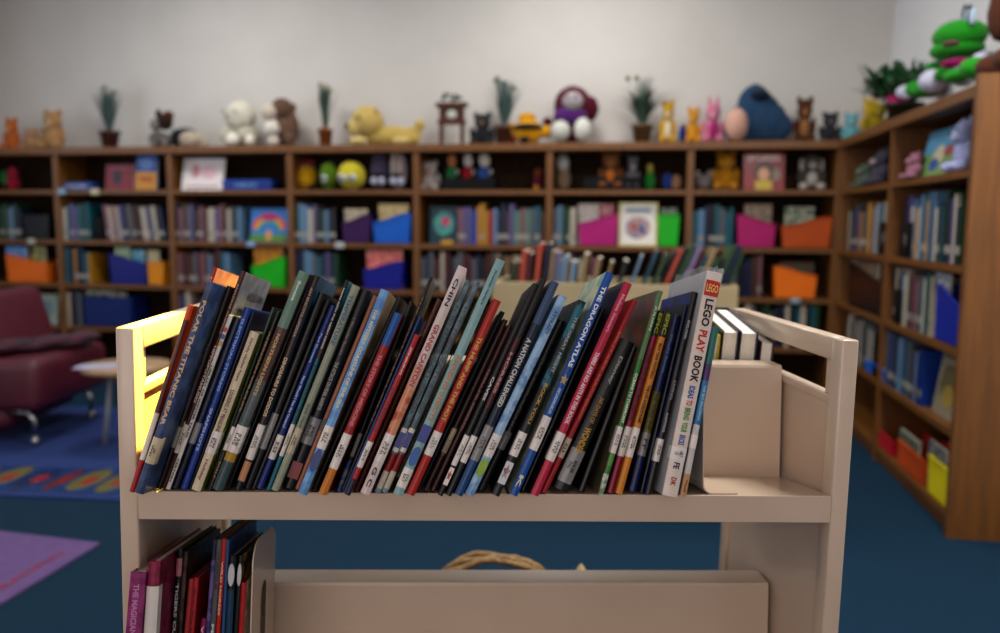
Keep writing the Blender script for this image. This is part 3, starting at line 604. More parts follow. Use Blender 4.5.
# green frog on the right bookcase, long legs stretched towards the corner
P0 = on_x(962, 90, XR+.12)
fr = empty('plush_frog', Matrix.Translation((XR+.13, YB-2*RBAY+.12, ZT)) @ RM, 'big green plush frog with pink scarf and white paws sitting on the right bookcase', 'plush toy')
def RP(px, py, dx=.13):   # point in frog frame from a pixel on plane x = XR+dx
    return fr.matrix_world.inverted() @ on_x(px, py, XR+dx)
fr.matrix_world = fr.matrix_world
bpy.context.view_layer.update()
def RB(mb, px, py, rx, rz, ry, m, dx=.13, sub=3, jit=.0):
    p = RP(px, py, dx); d = (on_x(px, py, XR+dx)-CAM).length
    return mb.ball(p, (rx*d/F*2.1, ry, rz*d/F), m, sub=sub, jitter=jit)
GR = cm('2f9a2c', 'cloth'); WH = cm('c8c8dc', 'cloth'); PK = cm('d8488c', 'cloth'); MG = cm('a0186c', 'cloth')
hd = MB(); RB(hd, 960, 36, 11, 13, .1, GR); RB(hd, 957, 50, 11, 9, .1, GR); part(hd, 'head', fr)
part(RB(MB(), 951, 44, 4.5, 2, .03, cm('8a5060', 'cloth'), dx=.04), 'mouth', fr)
for x in (968, 973): part(RB(MB(), x, 16, 1.4, 7, .014, cm('c0d0e0', 'cloth')), 'eye', fr); part(RB(MB(), x-3, 14, .8, 8, .012, BLACKP), 'eyelash', fr)
part(RB(MB(), 963, 76, 4, 9, .05, WH), 'body', fr)
part(RB(MB(), 985, 62, 5, 9, .05, WH), 'paw', fr)
part(RB(MB(), 962, 64, 5, 5, .08, MG), 'scarf', fr)
part(RB(RB(RB(RB(MB(), 936, 67, 4, 5, .04, GR, .08), 945, 74, 5, 6, .04, GR, .08), 957, 76, 7, 6, .05, GR, .08), 974, 68, 6, 9, .05, GR, .08), 'arm', fr)
part(RB(MB(), 934, 81, 6, 10, .06, WH, .07), 'paw', fr)
part(RB(RB(MB(), 917, 89, 5, 7, .05, GR, .1), 924, 90, 5, 6, .05, GR, .1), 'leg', fr)
part(RB(MB(), 906, 92, 2, 6, .045, WH, .1), 'ankle_cuff', fr)
part(RB(MB(), 894, 95, 5, 11, .055, WH, .1), 'foot', fr)
part(RB(MB(), 898, 94, 3.2, 10.5, .057, PK, .1), 'shoe_stripe', fr)
# brown furry bear at the right edge
bf = empty('teddy_bear', Matrix.Translation((XR+.19, 3.26, ZT+.03)) @ RM @ Matrix.Scale(.85, 4), 'big shaggy brown teddy bear at the right edge of the photo', 'plush toy')
BRF = cm('5c3828', 'cloth')
part(MB().ball((.14, .0, .22), (.13, .11, .22), BRF, 3, jitter=.05), 'body', bf)
part(MB().ball((.14, -.02, .5), (.13, .12, .14), BRF, 3, jitter=.05), 'head', bf)
for s in (-1, 1):
    part(MB().ball((.14+s*.1, 0, .62), (.045, .03, .045), BRF, 2, jitter=.05), 'ear', bf)
    part(MB().ball((.14+s*.13, -.07, .28), (.05, .06, .12), BRF, 2, jitter=.05), 'arm', bf)
    part(MB().ball((.14+s*.09, -.1, .06), (.06, .08, .055), BRF, 2, jitter=.05), 'leg', bf)
part(MB().ball((.14, -.13, .47), (.05, .05, .04), cm('8a6448', 'cloth'), 2), 'muzzle', bf)
# =================================================================== browser bin in mid distance
YM = 3.3
def mid(px, py): return on_y(px, py, YM)
a = mid(492, 300); b = mid(738, 300); zt = mid(615, 284).z
TANM = mat('tan_laminate', h2('a08f6c'), h2('988662'), scale=6, rough=.6)
bw = b.x-a.x
br = empty('browser_bin', Matrix.Translation((a.x, YM, 0)), 'long beige picture book browser bin standing before the back bookcase', 'bin')
part(MB().rbox(0, bw, 0, .02, .42, zt, .003, TANM, seg=1), 'front_panel', br)
part(MB().rbox(0, bw, .38, .40, .42, zt+.0, .003, TANM, seg=1), 'rear_panel', br)
for x in (0, bw-.02): part(MB().box(x, x+.02, .02, .38, .42, zt, TANM), 'side_panel', br)
part(MB().box(.02, bw-.02, .02, .38, .42, .44, TANM), 'bottom_panel', br)
for x in (.0, bw-.03):
    for y in (0, .37): part(MB().box(x, x+.03, y, y+.03, 0, .42, TANM), 'leg', br)
rnd = random.Random(5)
sxx = .03; k = 0
cols = [('maroon', '6a3038'), ('navy', '1c2c50'), ('pale blue', '88a0b8'), ('tan', 'a08c6c'), ('charcoal', '2c2c30'), ('forest green', '3c5c40'), ('lilac', '8a80a0'), ('salmon', 'c0604c'), ('off-white', 'c0b8a8'), ('teal', '286070'), ('brown', '6a4a34')]
segs = []
while sxx < bw-.20 and k < 36:
    w_ = rnd.uniform(.010, .02)
    px = 492+246*(sxx/bw)
    lean = 6 if px < 560 else (22 if px < 660 else 14)
    topy = 262 if px < 500 else (rnd.uniform(250, 262) if px < 600 else rnd.uniform(245, 260))
    if px > 690: topy = rnd.uniform(246, 256)
    if 520 < px < 532: topy = 243
    t = R(lean if k > 3 else 4)
    if segs and t > segs[-1]: t = min(t, segs[-1]+R(2.5))
    if segs and t < segs[-1]: t = segs[-1]; 
    if len(segs) > 22: t = max(R(12), t)
    zb = .441; ln = (mid(px, topy).z-zb)/cos(t)-.004
    cn, ch = cols[rnd.randrange(len(cols))]
    o = MB(); c_ = cm(ch)
    o.box(-w_, -w_+.0015, 0, .2, 0, ln, c_).box(-.0015, 0, 0, .2, 0, ln, c_).box(-w_, 0, 0, .0015, 0, ln, c_).box(-w_+.0015, -.0015, .002, .196, .002, ln-.002, PAGEW)
    prev = segs[-1] if segs else t
    if t > prev: sxx += 0.0
    foot = w_/cos(t)
    o = o.build('picture_book', None, Matrix.Translation((a.x+sxx+foot, YM+.08, zb)) @ Matrix.Rotation(t, 4, 'Y'))
    tag(o, '%s picture book, %s from the left in the beige browser bin' % (cn, ORD[k]), 'book', 'picture books in the browser bin')
    sxx += foot+.004+(.012 if t > prev else .0); segs.append(t); k += 1
# =================================================================== book cart
CO = Vector((-.1694, .9873, H)); CY = R(12.69); CR = R(1.058); CP = R(-.447)
CM = Matrix.Translation(CO) @ Matrix.Rotation(CY, 4, 'Z') @ Matrix.Rotation(CR, 4, 'Y') @ Matrix.Rotation(CP, 4, 'X')
CMi = CM.inverted()
W2 = .455; CT = -.137; ZS = -.3376; ZSB = -.3728; CD = .415; TH = R(9)
cart = empty('book_cart', CM, 'beige metal book cart with sloping shelves full of leaning books', 'book cart')
pw = .022
RM2 = ZS-.335          # second shelf height
bot = -H+.13
for s in (-1, 1):
    x0, x1 = (-W2, -W2+pw) if s < 0 else (W2-pw, W2)
    xi = x0 if s < 0 else x1   # outer
    # posts
    for y0 in (0, CD-.03):
        p = MB().rbox(x0, x1, y0, y0+.03, bot, CT, .0025, METAL, seg=2); part(p, 'post', cart)
    part(MB().rbox(x0, x1, .0302, CD-.0302, CT-.03, CT, .0025, METAL, seg=2), 'hand_rail', cart)
    # panel between posts, thinner, with the open slot above it
    xa, xb = (x0+.004, x1-.006) if s < 0 else (x0+.006, x1-.004)
    part(MB().box(xa, xb, .0302, CD-.0302, bot+.02, CT-.078, METAL), 'side_panel', cart)
    part(MB().rbox(x0+.002, x1-.002, .0302, CD-.0302, CT-.088, CT-.076, .002, METAL, seg=2), 'slot_edge', cart)
    for y0 in (.03, CD-.03-.022):   # folded returns inside the slot
        part(MB().box(xa, xb, y0+.0003, y0+.0215, CT-.0759, CT-.0303, METAL), 'slot_return', cart)
def shelf_unit(z, name='shelf'):
    inw = W2-pw-.0005
    o = MB()
    o.rbox(-inw, inw, -.001, .0015, z-.0352, z, .0007, METAL, seg=1)            # front lip
    o.rbox(-inw, inw, CD-.0015, CD+.001, z-.0352, z, .0007, METAL, seg=1)
    t = math.tan(TH); mid_ = CD/2
    for sg in (0, 1):
        f = lambda y: y if sg == 0 else CD-y
        y0, y1 = .0016, mid_-.034
        o.faces([(x, f(y), z-(y)*t-dz) for dz in (0, .0015) for x in (-inw, inw) for y in (y0, y1)],
                [(0, 2, 3, 1), (4, 5, 7, 6), (0, 1, 5, 4), (2, 6, 7, 3), (0, 4, 6, 2), (1, 3, 7, 5)], METAL)
    part(o, name, cart)
    # central back stop, A shaped
    zb = z-(mid_-.034)*t; hh = .165; d = MB()
    prof = [(mid_-.034, zb), (mid_-.034+hh*t*1.0, zb+hh), (mid_+.034-hh*t, zb+hh), (mid_+.034, zb), (mid_+.032, zb), (mid_-.032, zb)]
    # keep the top plateau about 3 cm wide
    top = .023
    prof = [(mid_-.04, zb), (mid_-top-.002, zb+hh-.004), (mid_-top, zb+hh), (mid_+top, zb+hh), (mid_+top+.002, zb+hh-.004), (mid_+.04, zb)]
    d.prism(prof, -inw, inw, METAL, 'x')
    part(d, 'back_stop', cart)
shelf_unit(ZS); shelf_unit(RM2); shelf_unit(RM2-.335)
for sx in (-1, 1):
    for y in (.015, CD-.015):
        c = MB().tube([(sx*(W2-.011), y, bot), (sx*(W2-.011), y, bot-.04)], .01, CHROME).lathe([(.045, -.012), (.05, -.008), (.05, .008), (.045, .012)], BLACKP, 20, Matrix.Translation((sx*(W2-.011), y, -H+.062)) @ Matrix.Rotation(R(90), 4, 'Y'))
        part(c, 'caster', cart)
# shelf frame (sloping surface)
def shelf_frame(z): return CM @ Matrix.Translation((0, 0, z+.0006)) @ Matrix.Rotation(-TH, 4, 'X')
SF = shelf_frame(ZS); SFi = SF.inverted()
def ray_in(Fi, x, y): return Fi @ CAM, (Fi.to_3x3() @ ray(x, y))
def hit(Fi, x, y, axis, val):
    o, d = ray_in(Fi, x, y); t = (val-o[axis])/d[axis]; return o+d*t
SP_DEPTH = .150
placed = []
INKW = cm('e8e4dc'); 
def C_(h): return cm(h, 'art') if '-' in h else cm(h)
def make_book(mw, t, h, d, spec):
    r = empty('book', mw, spec['label'], 'book', spec['group'])
    base = C_(spec['c']); bands = sorted(spec.get('bands', []))
    lb = C_(spec.get('lb', spec['c'])); rb = C_(spec.get('rb', spec['c'])); e = min(.0022, t*.22); hard = spec.get('hard', True)
    z0s = [0]; 
    cuts = sorted(set([0, 1]+[q for b in bands for q in (b[0], b[1])]))
    o = MB(); n = 6; bul = min(.0025, t*.2)
    def bandm(z):
        for b in bands:
            if b[0] <= z < b[1]: return C_(b[2])
        return base
    for i in range(len(cuts)-1):
        a_, b_ = cuts[i]*h, cuts[i+1]*h; m = bandm((cuts[i]+cuts[i+1])/2)
        arc = [(-t+t*k/n, -bul*sin(pi*k/n)) for k in range(n+1)]
        o.prism([(-t, .003)]+arc+[(0, .003)], a_, b_, m)
    o.box(-t, -t+e, .003, d, 0, h, lb); o.box(-e, 0, .003, d, 0, h, rb)
    part(o, 'cover', r)
    iz = .003 if hard else .0004
    part(MB().box(-t+e, -e, .003, d-(.003 if hard else .0003), iz, h-iz, PAGEW), 'page_block', r)
    yt = -bul-.0005
    if 'call' in spec:
        z0, z1, cc, tx = spec['call']; lm = {'w': STICK, 'g': STICKG, 't': STICKT}[cc]
        l = MB(); arc = [(-t+t*k/n, -bul*sin(pi*k/n)-.0004) for k in range(n+1)]
        l.prism([(-t-.0003, .012), (-t-.0003, 0)]+arc+[(.0003, 0), (.0003, .012), (0, .012), (0, .0001), (-t, .0001), (-t, .012)], z0*h, z1*h, lm)
        cl = part(l, 'call_number_label', r)
        if tx:
            l = MB(); text_bm(tx, min((z1-z0)*h*.45, .016), t*.55, INK, l, spine_X(-t/2, (z0+z1)/2*h, yt-.0006)); part(l, 'call_number', cl)
    if spec.get('text'):
        for tx, z1, z0, hx, *fr_ in spec['text']:
            l = MB()
            f = fr_[0] if fr_ else .55; xo = fr_[1] if len(fr_) > 1 else 0
            text_bm(tx, (z1-z0)*h*.94, t*f*.88, C_(hx), l, spine_X(-t/2+xo*t, (z0+z1)/2*h, yt-.0003), bold=.035)
            part(l, 'spine_title', r)
    if spec.get('rtext'):   # printing on the right-hand cover
        for tx, y0, y1, z0, z1, hx in spec['rtext']:
            l = MB()
            X = Matrix(((0, 0, 1, .0006), (1, 0, 0, (y0+y1)/2*d), (0, 1, 0, (z0+z1)/2*h), (0, 0, 0, 1)))
            text_bm(tx, (y1-y0)*d, (z1-z0)*h, C_(hx), l, X)
            part(l, 'cover_title', r)
    for nm, z0, z1, hx, shape in spec.get('stick', []):
        l = MB(); cz = (z0+z1)/2*h; rz = (z1-z0)/2*h; rx = t*.48
        if shape == 'oval': poly = [(-t/2+rx*cos(2*pi*i/20), cz+rz*sin(2*pi*i/20)) for i in range(20)]
        elif shape == 'star': poly = [(-t/2+rx*(1 if i % 2 == 0 else .5)*cos(pi*i/5+pi/2), cz+rz*(1 if i % 2 == 0 else .5)*sin(pi*i/5+pi/2)) for i in range(10)]
        else: poly = [(-t/2-rx, cz-rz), (-t/2+rx, cz-rz), (-t/2+rx, cz+rz), (-t/2-rx, cz+rz)]
        l.prism(poly, yt-.0004, yt+.0004, C_(hx), 'y')
        if len(spec.get('stext', [])) and nm == spec['stext'][0]:
            text_bm(spec['stext'][1], rz*1.5, rx*1.1, C_(spec['stext'][2]), l, spine_X(-t/2, cz, yt-.0006) if spec['stext'][3] == 'v' else face_X(-t/2, cz, yt-.0006))
        part(l, nm, r)
    return r
def place(spec, Fi, Fm, plist, fixed_y=None):
    bx, by = spec['b']; tx, ty = spec['t']
    if fixed_y is None:
        P = hit(Fi, bx, by, 2, 0.0); ys = P.y
        ys = max(-.030, min(.012, ys)) if 'inset' not in spec else spec['inset']
        if 'inset' in spec or True:
            # refit x on the spine plane used
            Q = hit(Fi, bx, by, 1, ys); xb = Q.x
    else:
        ys = fixed_y; Q = hit(Fi, bx, by, 1, ys); xb = Q.x
    T = hit(Fi, tx, ty, 1, ys)
    zb = Q.z if fixed_y is not None else 0.0
    phi = math.atan2(T.x-xb, T.z-zb)
    if fixed_y is not None: xb = T.x-T.z*math.tan(phi)
    h = T.z/cos(phi)
    h += 0
    # available thickness to the left
    u = Vector((sin(phi), cos(phi))); nrm = Vector((cos(phi), -sin(phi)))   # nrm points right
    cap = spec['w']/F*(1.0)*cos(phi)*1.0
    def avail(xb):
        best = 9
        for (px, pphi, ph) in plist[-4:]:
            for k in range(13):
                s = ph*k/12; p = Vector((px+s*sin(pphi), s*cos(pphi)))
                q = p-Vector((xb, 0)); al = q.dot(u); di = -q.dot(nrm)
                if -.004 <= al <= h: best = min(best, di)
            # own top-left vs their face
        return best
    tmin = cap*.62
    av = avail(xb)
    t = min(cap, av-.0004)
    if t < tmin:
        sh = (tmin-t)/cos(phi); xb += sh; t = tmin
        # after the shift clear again
        av = avail(xb); 
        if av-.0003 < t: xb += (t-av+.0003)/cos(phi)
    plist.append((xb, phi, h))
    d = min(SP_DEPTH+max(0, -ys), .160-ys)
    mw = Fm @ Matrix.Translation((xb, ys, 0.0004)) @ Matrix.Rotation(phi, 4, 'Y')
    make_book(mw, t, h, d, spec)
    px = proj((Fm @ Vector((xb, ys, 0))))
    print('%-28s t=%.1fmm h=%.0fmm lean=%.1f dx=%.1f ys=%.1f' % (spec['label'][:28], t*1e3, h*1e3, math.degrees(phi), px[0]-bx, ys*1e3))
G1 = 'leaning books on the cart top shelf'
def B(label, b, t, w, c, **k):
    k.update(label=label, b=b, t=t, w=w, c=c, group=k.get('group', G1)); return k
WT = 'e6e0d8'
top_books = [
 B('thin white and red paperback leaning at the far left end of the cart', (134, 493), (193, 306), 5, '6a1a30', bands=[(0, .17, 'b81c24'), (.17, .42, WT), (.92, 1, 'd86020')], hard=False),
 B('tall red hardcover with peach cover, second from left on the cart', (138, 492), (215, 268), 5, 'a82418', rb='d8a088-c08878', text=[('HORSES', .96, .8, 'e0b8a0')]),
 B('slate blue jacketed book about a titanic bear with a wide tan label', (143, 495), (216, 284), 10, '34486c-4a6088', text=[('POLAR THE TITANIC BEAR', .93, .3, 'd8b890')], call=(.14, .26, 't', 'JF\nWEI')),
 B('dark purple book between the slate blue and brown books', (151, 489), (222, 287), 7, '241828', text=[('PLAYGROUNDS', .72, .38, '6c5470')], call=(.2, .3, 'g', '')),
 B('brown hardcover about hippopotamuses with grey front cover', (158, 488), (238, 272), 8, '522416', rb='9a9a9e-84868c', call=(.16, .29, 'w', '599\nHIP'), text=[('HIPPOPOTAMUSES', .66, .38, 'e0c8bc', .62), ('AMAZING ANIMALS', .95, .7, 'c0a090', .45)], rtext=[('HIPPOPOTAMUSES', .12, .95, .74, .84, '303034'), ('AMAZING ANIMALS', .3, .95, .88, .92, '5a5a60')]),
 B('white spined book with coloured beads at the top and red foot', (166, 490), (229, 316), 6.5, WT, text=[('LIBRARY OF WINTER TALES', .72, .28, '282828', .6), ('CERTAIN', .18, .04, '282828', .6)], rb='20304c', stick=[('red_dot', .9, .93, 'c83020', 'oval'), ('blue_dot', .86, .89, '3060b0', 'oval'), ('yellow_dot', .82, .85, 'd8a020', 'oval')]),
 B('dark navy book between the white spine and the bright blue spine', (178, 488), (241, 319), 9, '141a30-1c2a50', call=(.26, .38, 'g', '')),
 B('bright blue book about electrical storms', (187, 490), (251, 309), 7, '1a4c9c', text=[('ELECTRICAL STORMS', .95, .52, '8ab0e0', .5), ('SNAPSHOTS', .45, .2, 'b0c0e0', .5)]),
 B('thin dark purple book right of the bright blue book', (190, 488), (254, 312), 3.2, '241a3c'),
 B('cream book by a patent author on penguins with green back edge', (200, 492), (259, 334), 9.5, 'ddd2b8', rb='9aa028', call=(.23, .37, 'w', 'J599\nPAT'), text=[('Dorothy Hinshaw Patent', .97, .68, '8a3a34', .42), ('LOOKING AT PENGUINS', .64, .36, '703028', .5), ('Holiday', .2, .06, 'a04a54', .45)], hard=True),
 B('thin grey green topped book behind the black gold lettered one', (204, 489), (269, 308), 3.6, '5a6c60'),
 B('black book with gold lettering and a white label', (210, 491), (279, 312), 6.5, '14120e', text=[('AMERICAN WILDLIFE', .9, .42, 'a8823c', .55), ('EARLY', .16, .06, 'a8823c')], call=(.22, .35, 'w', '599\nAME')),
 B('tall sage green and brown book with gold lettering and teal foot', (222, 492), (309, 274), 11, '6c5a54', bands=[(0, .13, '4c6468'), (.13, .17, 'b89838'), (.17, .33, '5c7068'), (.33, .5, '6c7474'), (.5, .74, '6a5048'), (.74, 1, '7c9888')], call=(.17, .29, 'w', '538\nLIG'), text=[('NORTHERN LIGHTS', .72, .42, 'c8a468', .4), ('Souza', .96, .86, 'd8e0d0', .35)]),
 B('thin black book left of the dinosaurs to dodos book', (229, 490), (314, 276), 4, '12161c'),
 B('dark brown encyclopedia of dinosaurs to dodos with teal blue cover', (241, 491), (320, 277), 9, '3a2620', rb='1c6888-0f4866', bands=[(0, .04, '141414'), (.04, .13, 'c89870')], call=(.14, .3, 'w', '560\nDIN'), text=[('DINOSAURS TO DODOS', .62, .33, 'd8c4a0', .6), ('AN ENCYCLOPEDIA', .95, .7, 'a89888', .45)]),
 B('black book with a wide grey label left of the royal blue book', (250, 489), (325, 294), 7, '14120f-241c18', call=(.2, .38, 'g', ''), rb='101214'),
 B('thin black book touching the royal blue book', (255, 490), (330, 301), 4, '0e1014'),
 B('royal blue book by a science author about cats', (262, 490), (336, 307), 6.5, '173e86', call=(.16, .29, 'w', '599\nSIM'), text=[('Paul Showers', .85, .68, 'a0b8e0', .45), ('How Would I See the Oceans?', .62, .32, 'b0c4e8', .5)]),
 B('black, brown and teal banded book about great white sharks', (269, 491), (348, 281), 6.5, '167a8c', bands=[(.62, .78, '5c4438'), (.78, 1, '121212')], call=(.16, .31, 'w', '597\nPOW'), text=[('HANG WITH THE GREAT DINOS', .97, .66, 'd8d0c8', .5), ('MOUNTAIN MUMMIES', .6, .42, '10303c', .55), ('POWELL', .39, .32, '10303c', .5)]),
 B('pale grey green book titled temperature', (278, 492), (359, 287), 7.5, 'a8ac98', call=(.18, .3, 't', '536\nWAL'), text=[('TEMPERATURE', .96, .7, '3c6c8c', .62), ('Brenda Walpole', .42, .3, '3c4c48', .42)]),
 B('wide black book about the attack on a harbour', (294, 487), (371, 292), 13, '121416', rb='22262a', call=(.22, .35, 'g', '940\nSHE'), text=[('THE ATTACK ON PEARL HARBOR', .64, .38, 'a8a49c', .42), ('I Wonder Books', .86, .66, '8a6c64', .3)], stick=[('publisher_mark', .05, .13, '982430', 'sq')]),
 B('thin peach brown book right of the wide black book', (299, 488), (377, 297), 4.5, 'b07c60', stick=[('dark_print', .3, .36, '4a2c22', 'sq')]),
 B('light blue jacketed book with navy oval sticker and foot past the lip', (306, 497), (389, 292), 9, '6a9ac8-88b4dc', rb='b09c84', call=(.22, .33, 'w', '917\nSEA'), text=[('THE MYSTERY COASTLINE OF THE SEA', .92, .4, 'e0d8b8', .5)], stick=[('oval_sticker', .11, .22, '184c8c', 'oval')]),
 B('black floral patterned book right of the light blue jacketed one', (314, 492), (400, 298), 8, '14161a-2c2c24'),
 B('red book with blue top section and orange foot', (326, 496), (402, 315), 8.5, 'a8242c', bands=[(0, .14, 'd08c30'), (.14, .3, 'a8242c'), (.82, 1, '2a6cac')], call=(.14, .33, 'w', '610\nMED'), text=[('THE STORY OF MEDICINE', .78, .36, 'd88088', .6)]),
 B('dark olive book with grey label and blue speckled foot', (335, 492), (408, 302), 6, '20241e', bands=[(0, .16, '3c5c94-a0a8b0')], call=(.18, .3, 'g', '')),
 B('tall dark brown book with clear flap, left of the red tornado book', (341, 492), (430, 278), 6, '30201e', rb='3c4648', text=[('THE GREAT FOREST ATLAS', .93, .3, '9c7c74', .4)]),
 B('thin blue book tucked left of the red one second book', (344, 494), (420, 317), 4, '235890'),
 B('bright red book with black title and navy foot', (349, 499), (419, 336), 9, 'b83038', bands=[(0, .1, '1c2c44')], call=(.17, .33, 'w', '529\nJEN'), text=[('JENKINS', .93, .74, 'e8c8c4', .55), ('JUST A SECOND', .68, .38, '3a1418', .6)]),
 B('thin brown book left of the canyon book', (358, 492), (441, 300), 6, '6a3c2c'),
 B('tall blush white book about the grand canyon in red letters', (369, 496), (467, 269), 10, 'ded0cc', bands=[(.2, .46, 'b8603c-d8a080'), (.46, .56, 'd8b0a0')], call=(.14, .26, 'w', '557\nCHI'), text=[('CHIN', .95, .82, '20305c', .5), ('GRAND CANYON', .75, .46, 'b83438', .6), ('G C', .12, .03, '403038', .5)]),
 B('grey blue speckled book, left of a matching pair beside the canyon book', (380, 494), (471, 282), 6.3, '8aa0a8-6c7c84', bands=[(.1, .18, '9c1c20'), (.02, .1, 'd0c8b8')], call=(.19, .3, 'w', ''), text=[('SCIENTISTS IN THE FIELD', .9, .35, '4c5c64', .5)], stick=[('blue_stamp', .21, .28, '28489c', 'sq')]),
 B('grey blue speckled book, right of a matching pair beside the canyon book', (387, 494), (480, 283), 6.3, '8aa0a8-6c7c84', bands=[(.1, .18, '9c1c20'), (.02, .1, 'd0c8b8')], call=(.19, .3, 'w', ''), text=[('SCIENTISTS IN THE FIELD', .9, .35, '4c5c64', .5)], stick=[('blue_stamp', .21, .28, '28489c', 'sq')]),
 B('thin lime green lettered dark book behind the tallest teal spine', (388.5, 492), (482, 289), 1.6, '2c3420', text=[('SPIDERS', .97, .85, '90b030', .6)]),
 B('tallest pale teal book with orange lettering and blue oval sticker', (402, 498), (505, 262), 10.5, '9cbcbc', rb='4c4c3c-7c7860', call=(.03, .11, 'w', 'STA-\nBAT'), text=[('American Heritage', .96, .8, '40606c', .4), ('AMAZING INSECTS', .6, .3, 'c88c50', .55)], stick=[('oval_sticker', .12, .2, '2470b0', 'oval'), ('blue_stamp', .22, .29, '2c48a0', 'sq')]),
 B('red orange book with yellow lettering right of the tall teal one', (414, 497), (501, 302), 9, 'b83428', rb='6a6458', call=(.2, .32, 'w', '551\nHOT'), text=[('THE HUMP AND THE HOT', .82, .36, 'd8b04c', .6)]),
 B('dark navy book right of the red orange one', (421, 491), (505, 313), 6.5, '12202e'),
 B('thin brown book, left of two beside the black caves book', (428, 492), (508, 321), 5.5, '4c2c28', text=[('STONE', .3, .2, '8a6c64')], call=(.22, .36, 't', '')),
 B('thin brown book, right of two beside the black caves book', (435, 492), (512, 327), 5.5, '562e2a', text=[('TIERRA DEL DESIERTO', .75, .35, '9c7c74', .5)]),
 B('tall black book titled caves with a fox sticker at its foot', (440, 498), (536, 285), 8.5, '0f0f12', call=(.14, .28, 'w', '551\nCAV'), text=[('CAVES', .56, .44, 'd8d8d8', .6)], stick=[('fox_sticker', .05, .13, 'e8e0d8', 'sq'), ('orange_star', .07, .12, 'c05020', 'star')]),
 B('black book with dark red title panel about horses', (451, 498), (547, 280), 7.5, '181414', bands=[(.4, .72, '5c1c24')], call=(.15, .27, 'w', '636\nHOR'), text=[('HORSES', .66, .46, 'c89c9c', .55)]),
 B('navy book about a nation challenged in white capitals', (462, 498), (559, 284), 9, '1c3450', bands=[(0, .16, '2c5c8c'), (.8, 1, '4c6484')], call=(.16, .32, 'g', '973\nNAT'), text=[('A NATION CHALLENGED', .74, .4, 'd0d0c8', .7)]),
 B('silvery light blue jacketed book with lime oval sticker at its foot', (473, 504), (567, 298), 9.5, '7ca0c4-a8c4dc', call=(.19, .3, 'w', '508\nNAT'), text=[('ATTRACT', .93, .8, '50687c', .45)], stick=[('lime_sticker', .09, .18, '9cb83c', 'oval')]),
 B('dark grey book right of the silvery blue one', (484, 492), (565, 322), 8.5, '2c2e30', text=[('THE MOUNTAINS', .8, .3, '5a5a58', .4)], call=(.24, .34, 'g', '')),
 B('teal and black book with yellow letters and a star sticker', (499, 500), (586, 303), 10, '20282c', bands=[(.55, 1, '2a7c8c-18303c')], call=(.2, .32, 'w', '523\nSUN'), text=[('THE GREAT NIGHT', .93, .62, 'b0b8b0', .4, .15), ('ROCK YOU', .58, .36, 'c8a428', .45, .1)], stick=[('fox_sticker', .06, .17, 'd8d8dc', 'sq'), ('orange_star', .08, .16, 'c05020', 'star')]),
 B('bright blue dragon atlas with white capitals', (517, 497), (614, 275), 9, '1464ac', lb='9cbcb4-d8d8b8', call=(.2, .35, 'w', 'J398\nCLA'), text=[('THE DRAGON ATLAS', .95, .56, 'e8ecf0', .6), ('ANNE CLAYBOURNE & MIKE LOVE', .48, .36, 'c0d4e8', .45), ('K', .09, .03, 'e0e0c0', .55)], stick=[('gold_dragon', .49, .54, 'c0a870', 'star')]),
 B('black book squeezed between the dragon atlas and the pink book', (525, 490), (605, 310), 5, '101012', text=[('PEST DETECTIVES', .5, .3, '606060', .5)], lb='1c1420'),
 B('bright pink book about no ants in this book', (538, 497), (632, 285), 9, 'c42c58', lb='1c1018', call=(.16, .29, 'w', 'J595\nSTE'), text=[('Melissa Stewart', .95, .76, 'e8a0b4', .5), ('THERE ARE NO ANTS IN THIS BOOK', .68, .32, 'f0d8dc', .6)]),
 B('red book about military machines beside the pink one', (546, 494), (637, 302), 6.5, 'b01c2c', call=(.18, .28, 't', '623'), text=[('MILITARY MACHINES', .85, .36, 'd87c60', .45)]),
 B('thick black book with gold script about 365 days of wonder', (567, 484), (634, 344), 16, '0f0f10', call=(.05, .27, 'g', '808.88\nPAL'), text=[('365 DAYS OF', .62, .44, 'b8902c', .35), ('WONDER', .42, .24, 'c8a030', .55), ('Disney', .9, .7, 'b0b4b0', .35)], inset=.006),
 B('thick plain black book left of the green spined paperback', (584, 487), (637, 348), 9, '0c0c0e', inset=.01),
 B('green and white paperback with colourful cover, foot past the lip', (601, 503), (661, 292), 9,  '3c8c3c', bands=[(.14, .3, '68a050'), (.66, 1, '6c9068'), (0, .1, '5c8c5c-e0e0d8')], lb='8c6058-5c7050', call=(.2, .33, 'w', 'J577\nOCE'), text=[('JULIAN', .93, .8, 'd8e8d0', .5), ('OCEANS TO STARFRONT', .6, .34, 'e8ece0', .6)], hard=False, inset=-.012),
 B('magenta paperback about a sports car with lime lettered black top', (613, 494), (664, 312), 6.5, 'a01850', bands=[(.86, 1, '101410')], call=(.2, .36, 'w', 'J629\nLAM'), text=[('EPIC', .99, .87, '9cb028', .7), ('LAMBORGHINI AVENTADOR', .8, .38, '3c0c24', .6)], hard=False),
 B('yellow orange paperback about a football team with lime lettered black top', (622, 495), (672, 313), 7, 'd8940c', bands=[(.86, 1, '101410')], call=(.2, .36, 'w', 'J796\nRAM'), text=[('EPIC', .99, .87, '9cb028', .7), ('MAX YEAR FOOTBALL', .83, .62, '2c2008', .55), ('THE LOS ANGELES RAMS', .6, .38, '2c2008', .6)], hard=False),
 B('book with blue upper half and olive middle', (636, 489), (680, 316), 8, '20386c', bands=[(.32, .56, '7c7418')], call=(.2, .33, 'g', 'FF'), text=[('World Series', .9, .66, '6c84a8', .45), ('AND WORLD WAR', .56, .34, '40380c', .6)]),
 B('thin dark navy book left of the black book', (642, 494), (687, 305), 4.5, '101c34'),
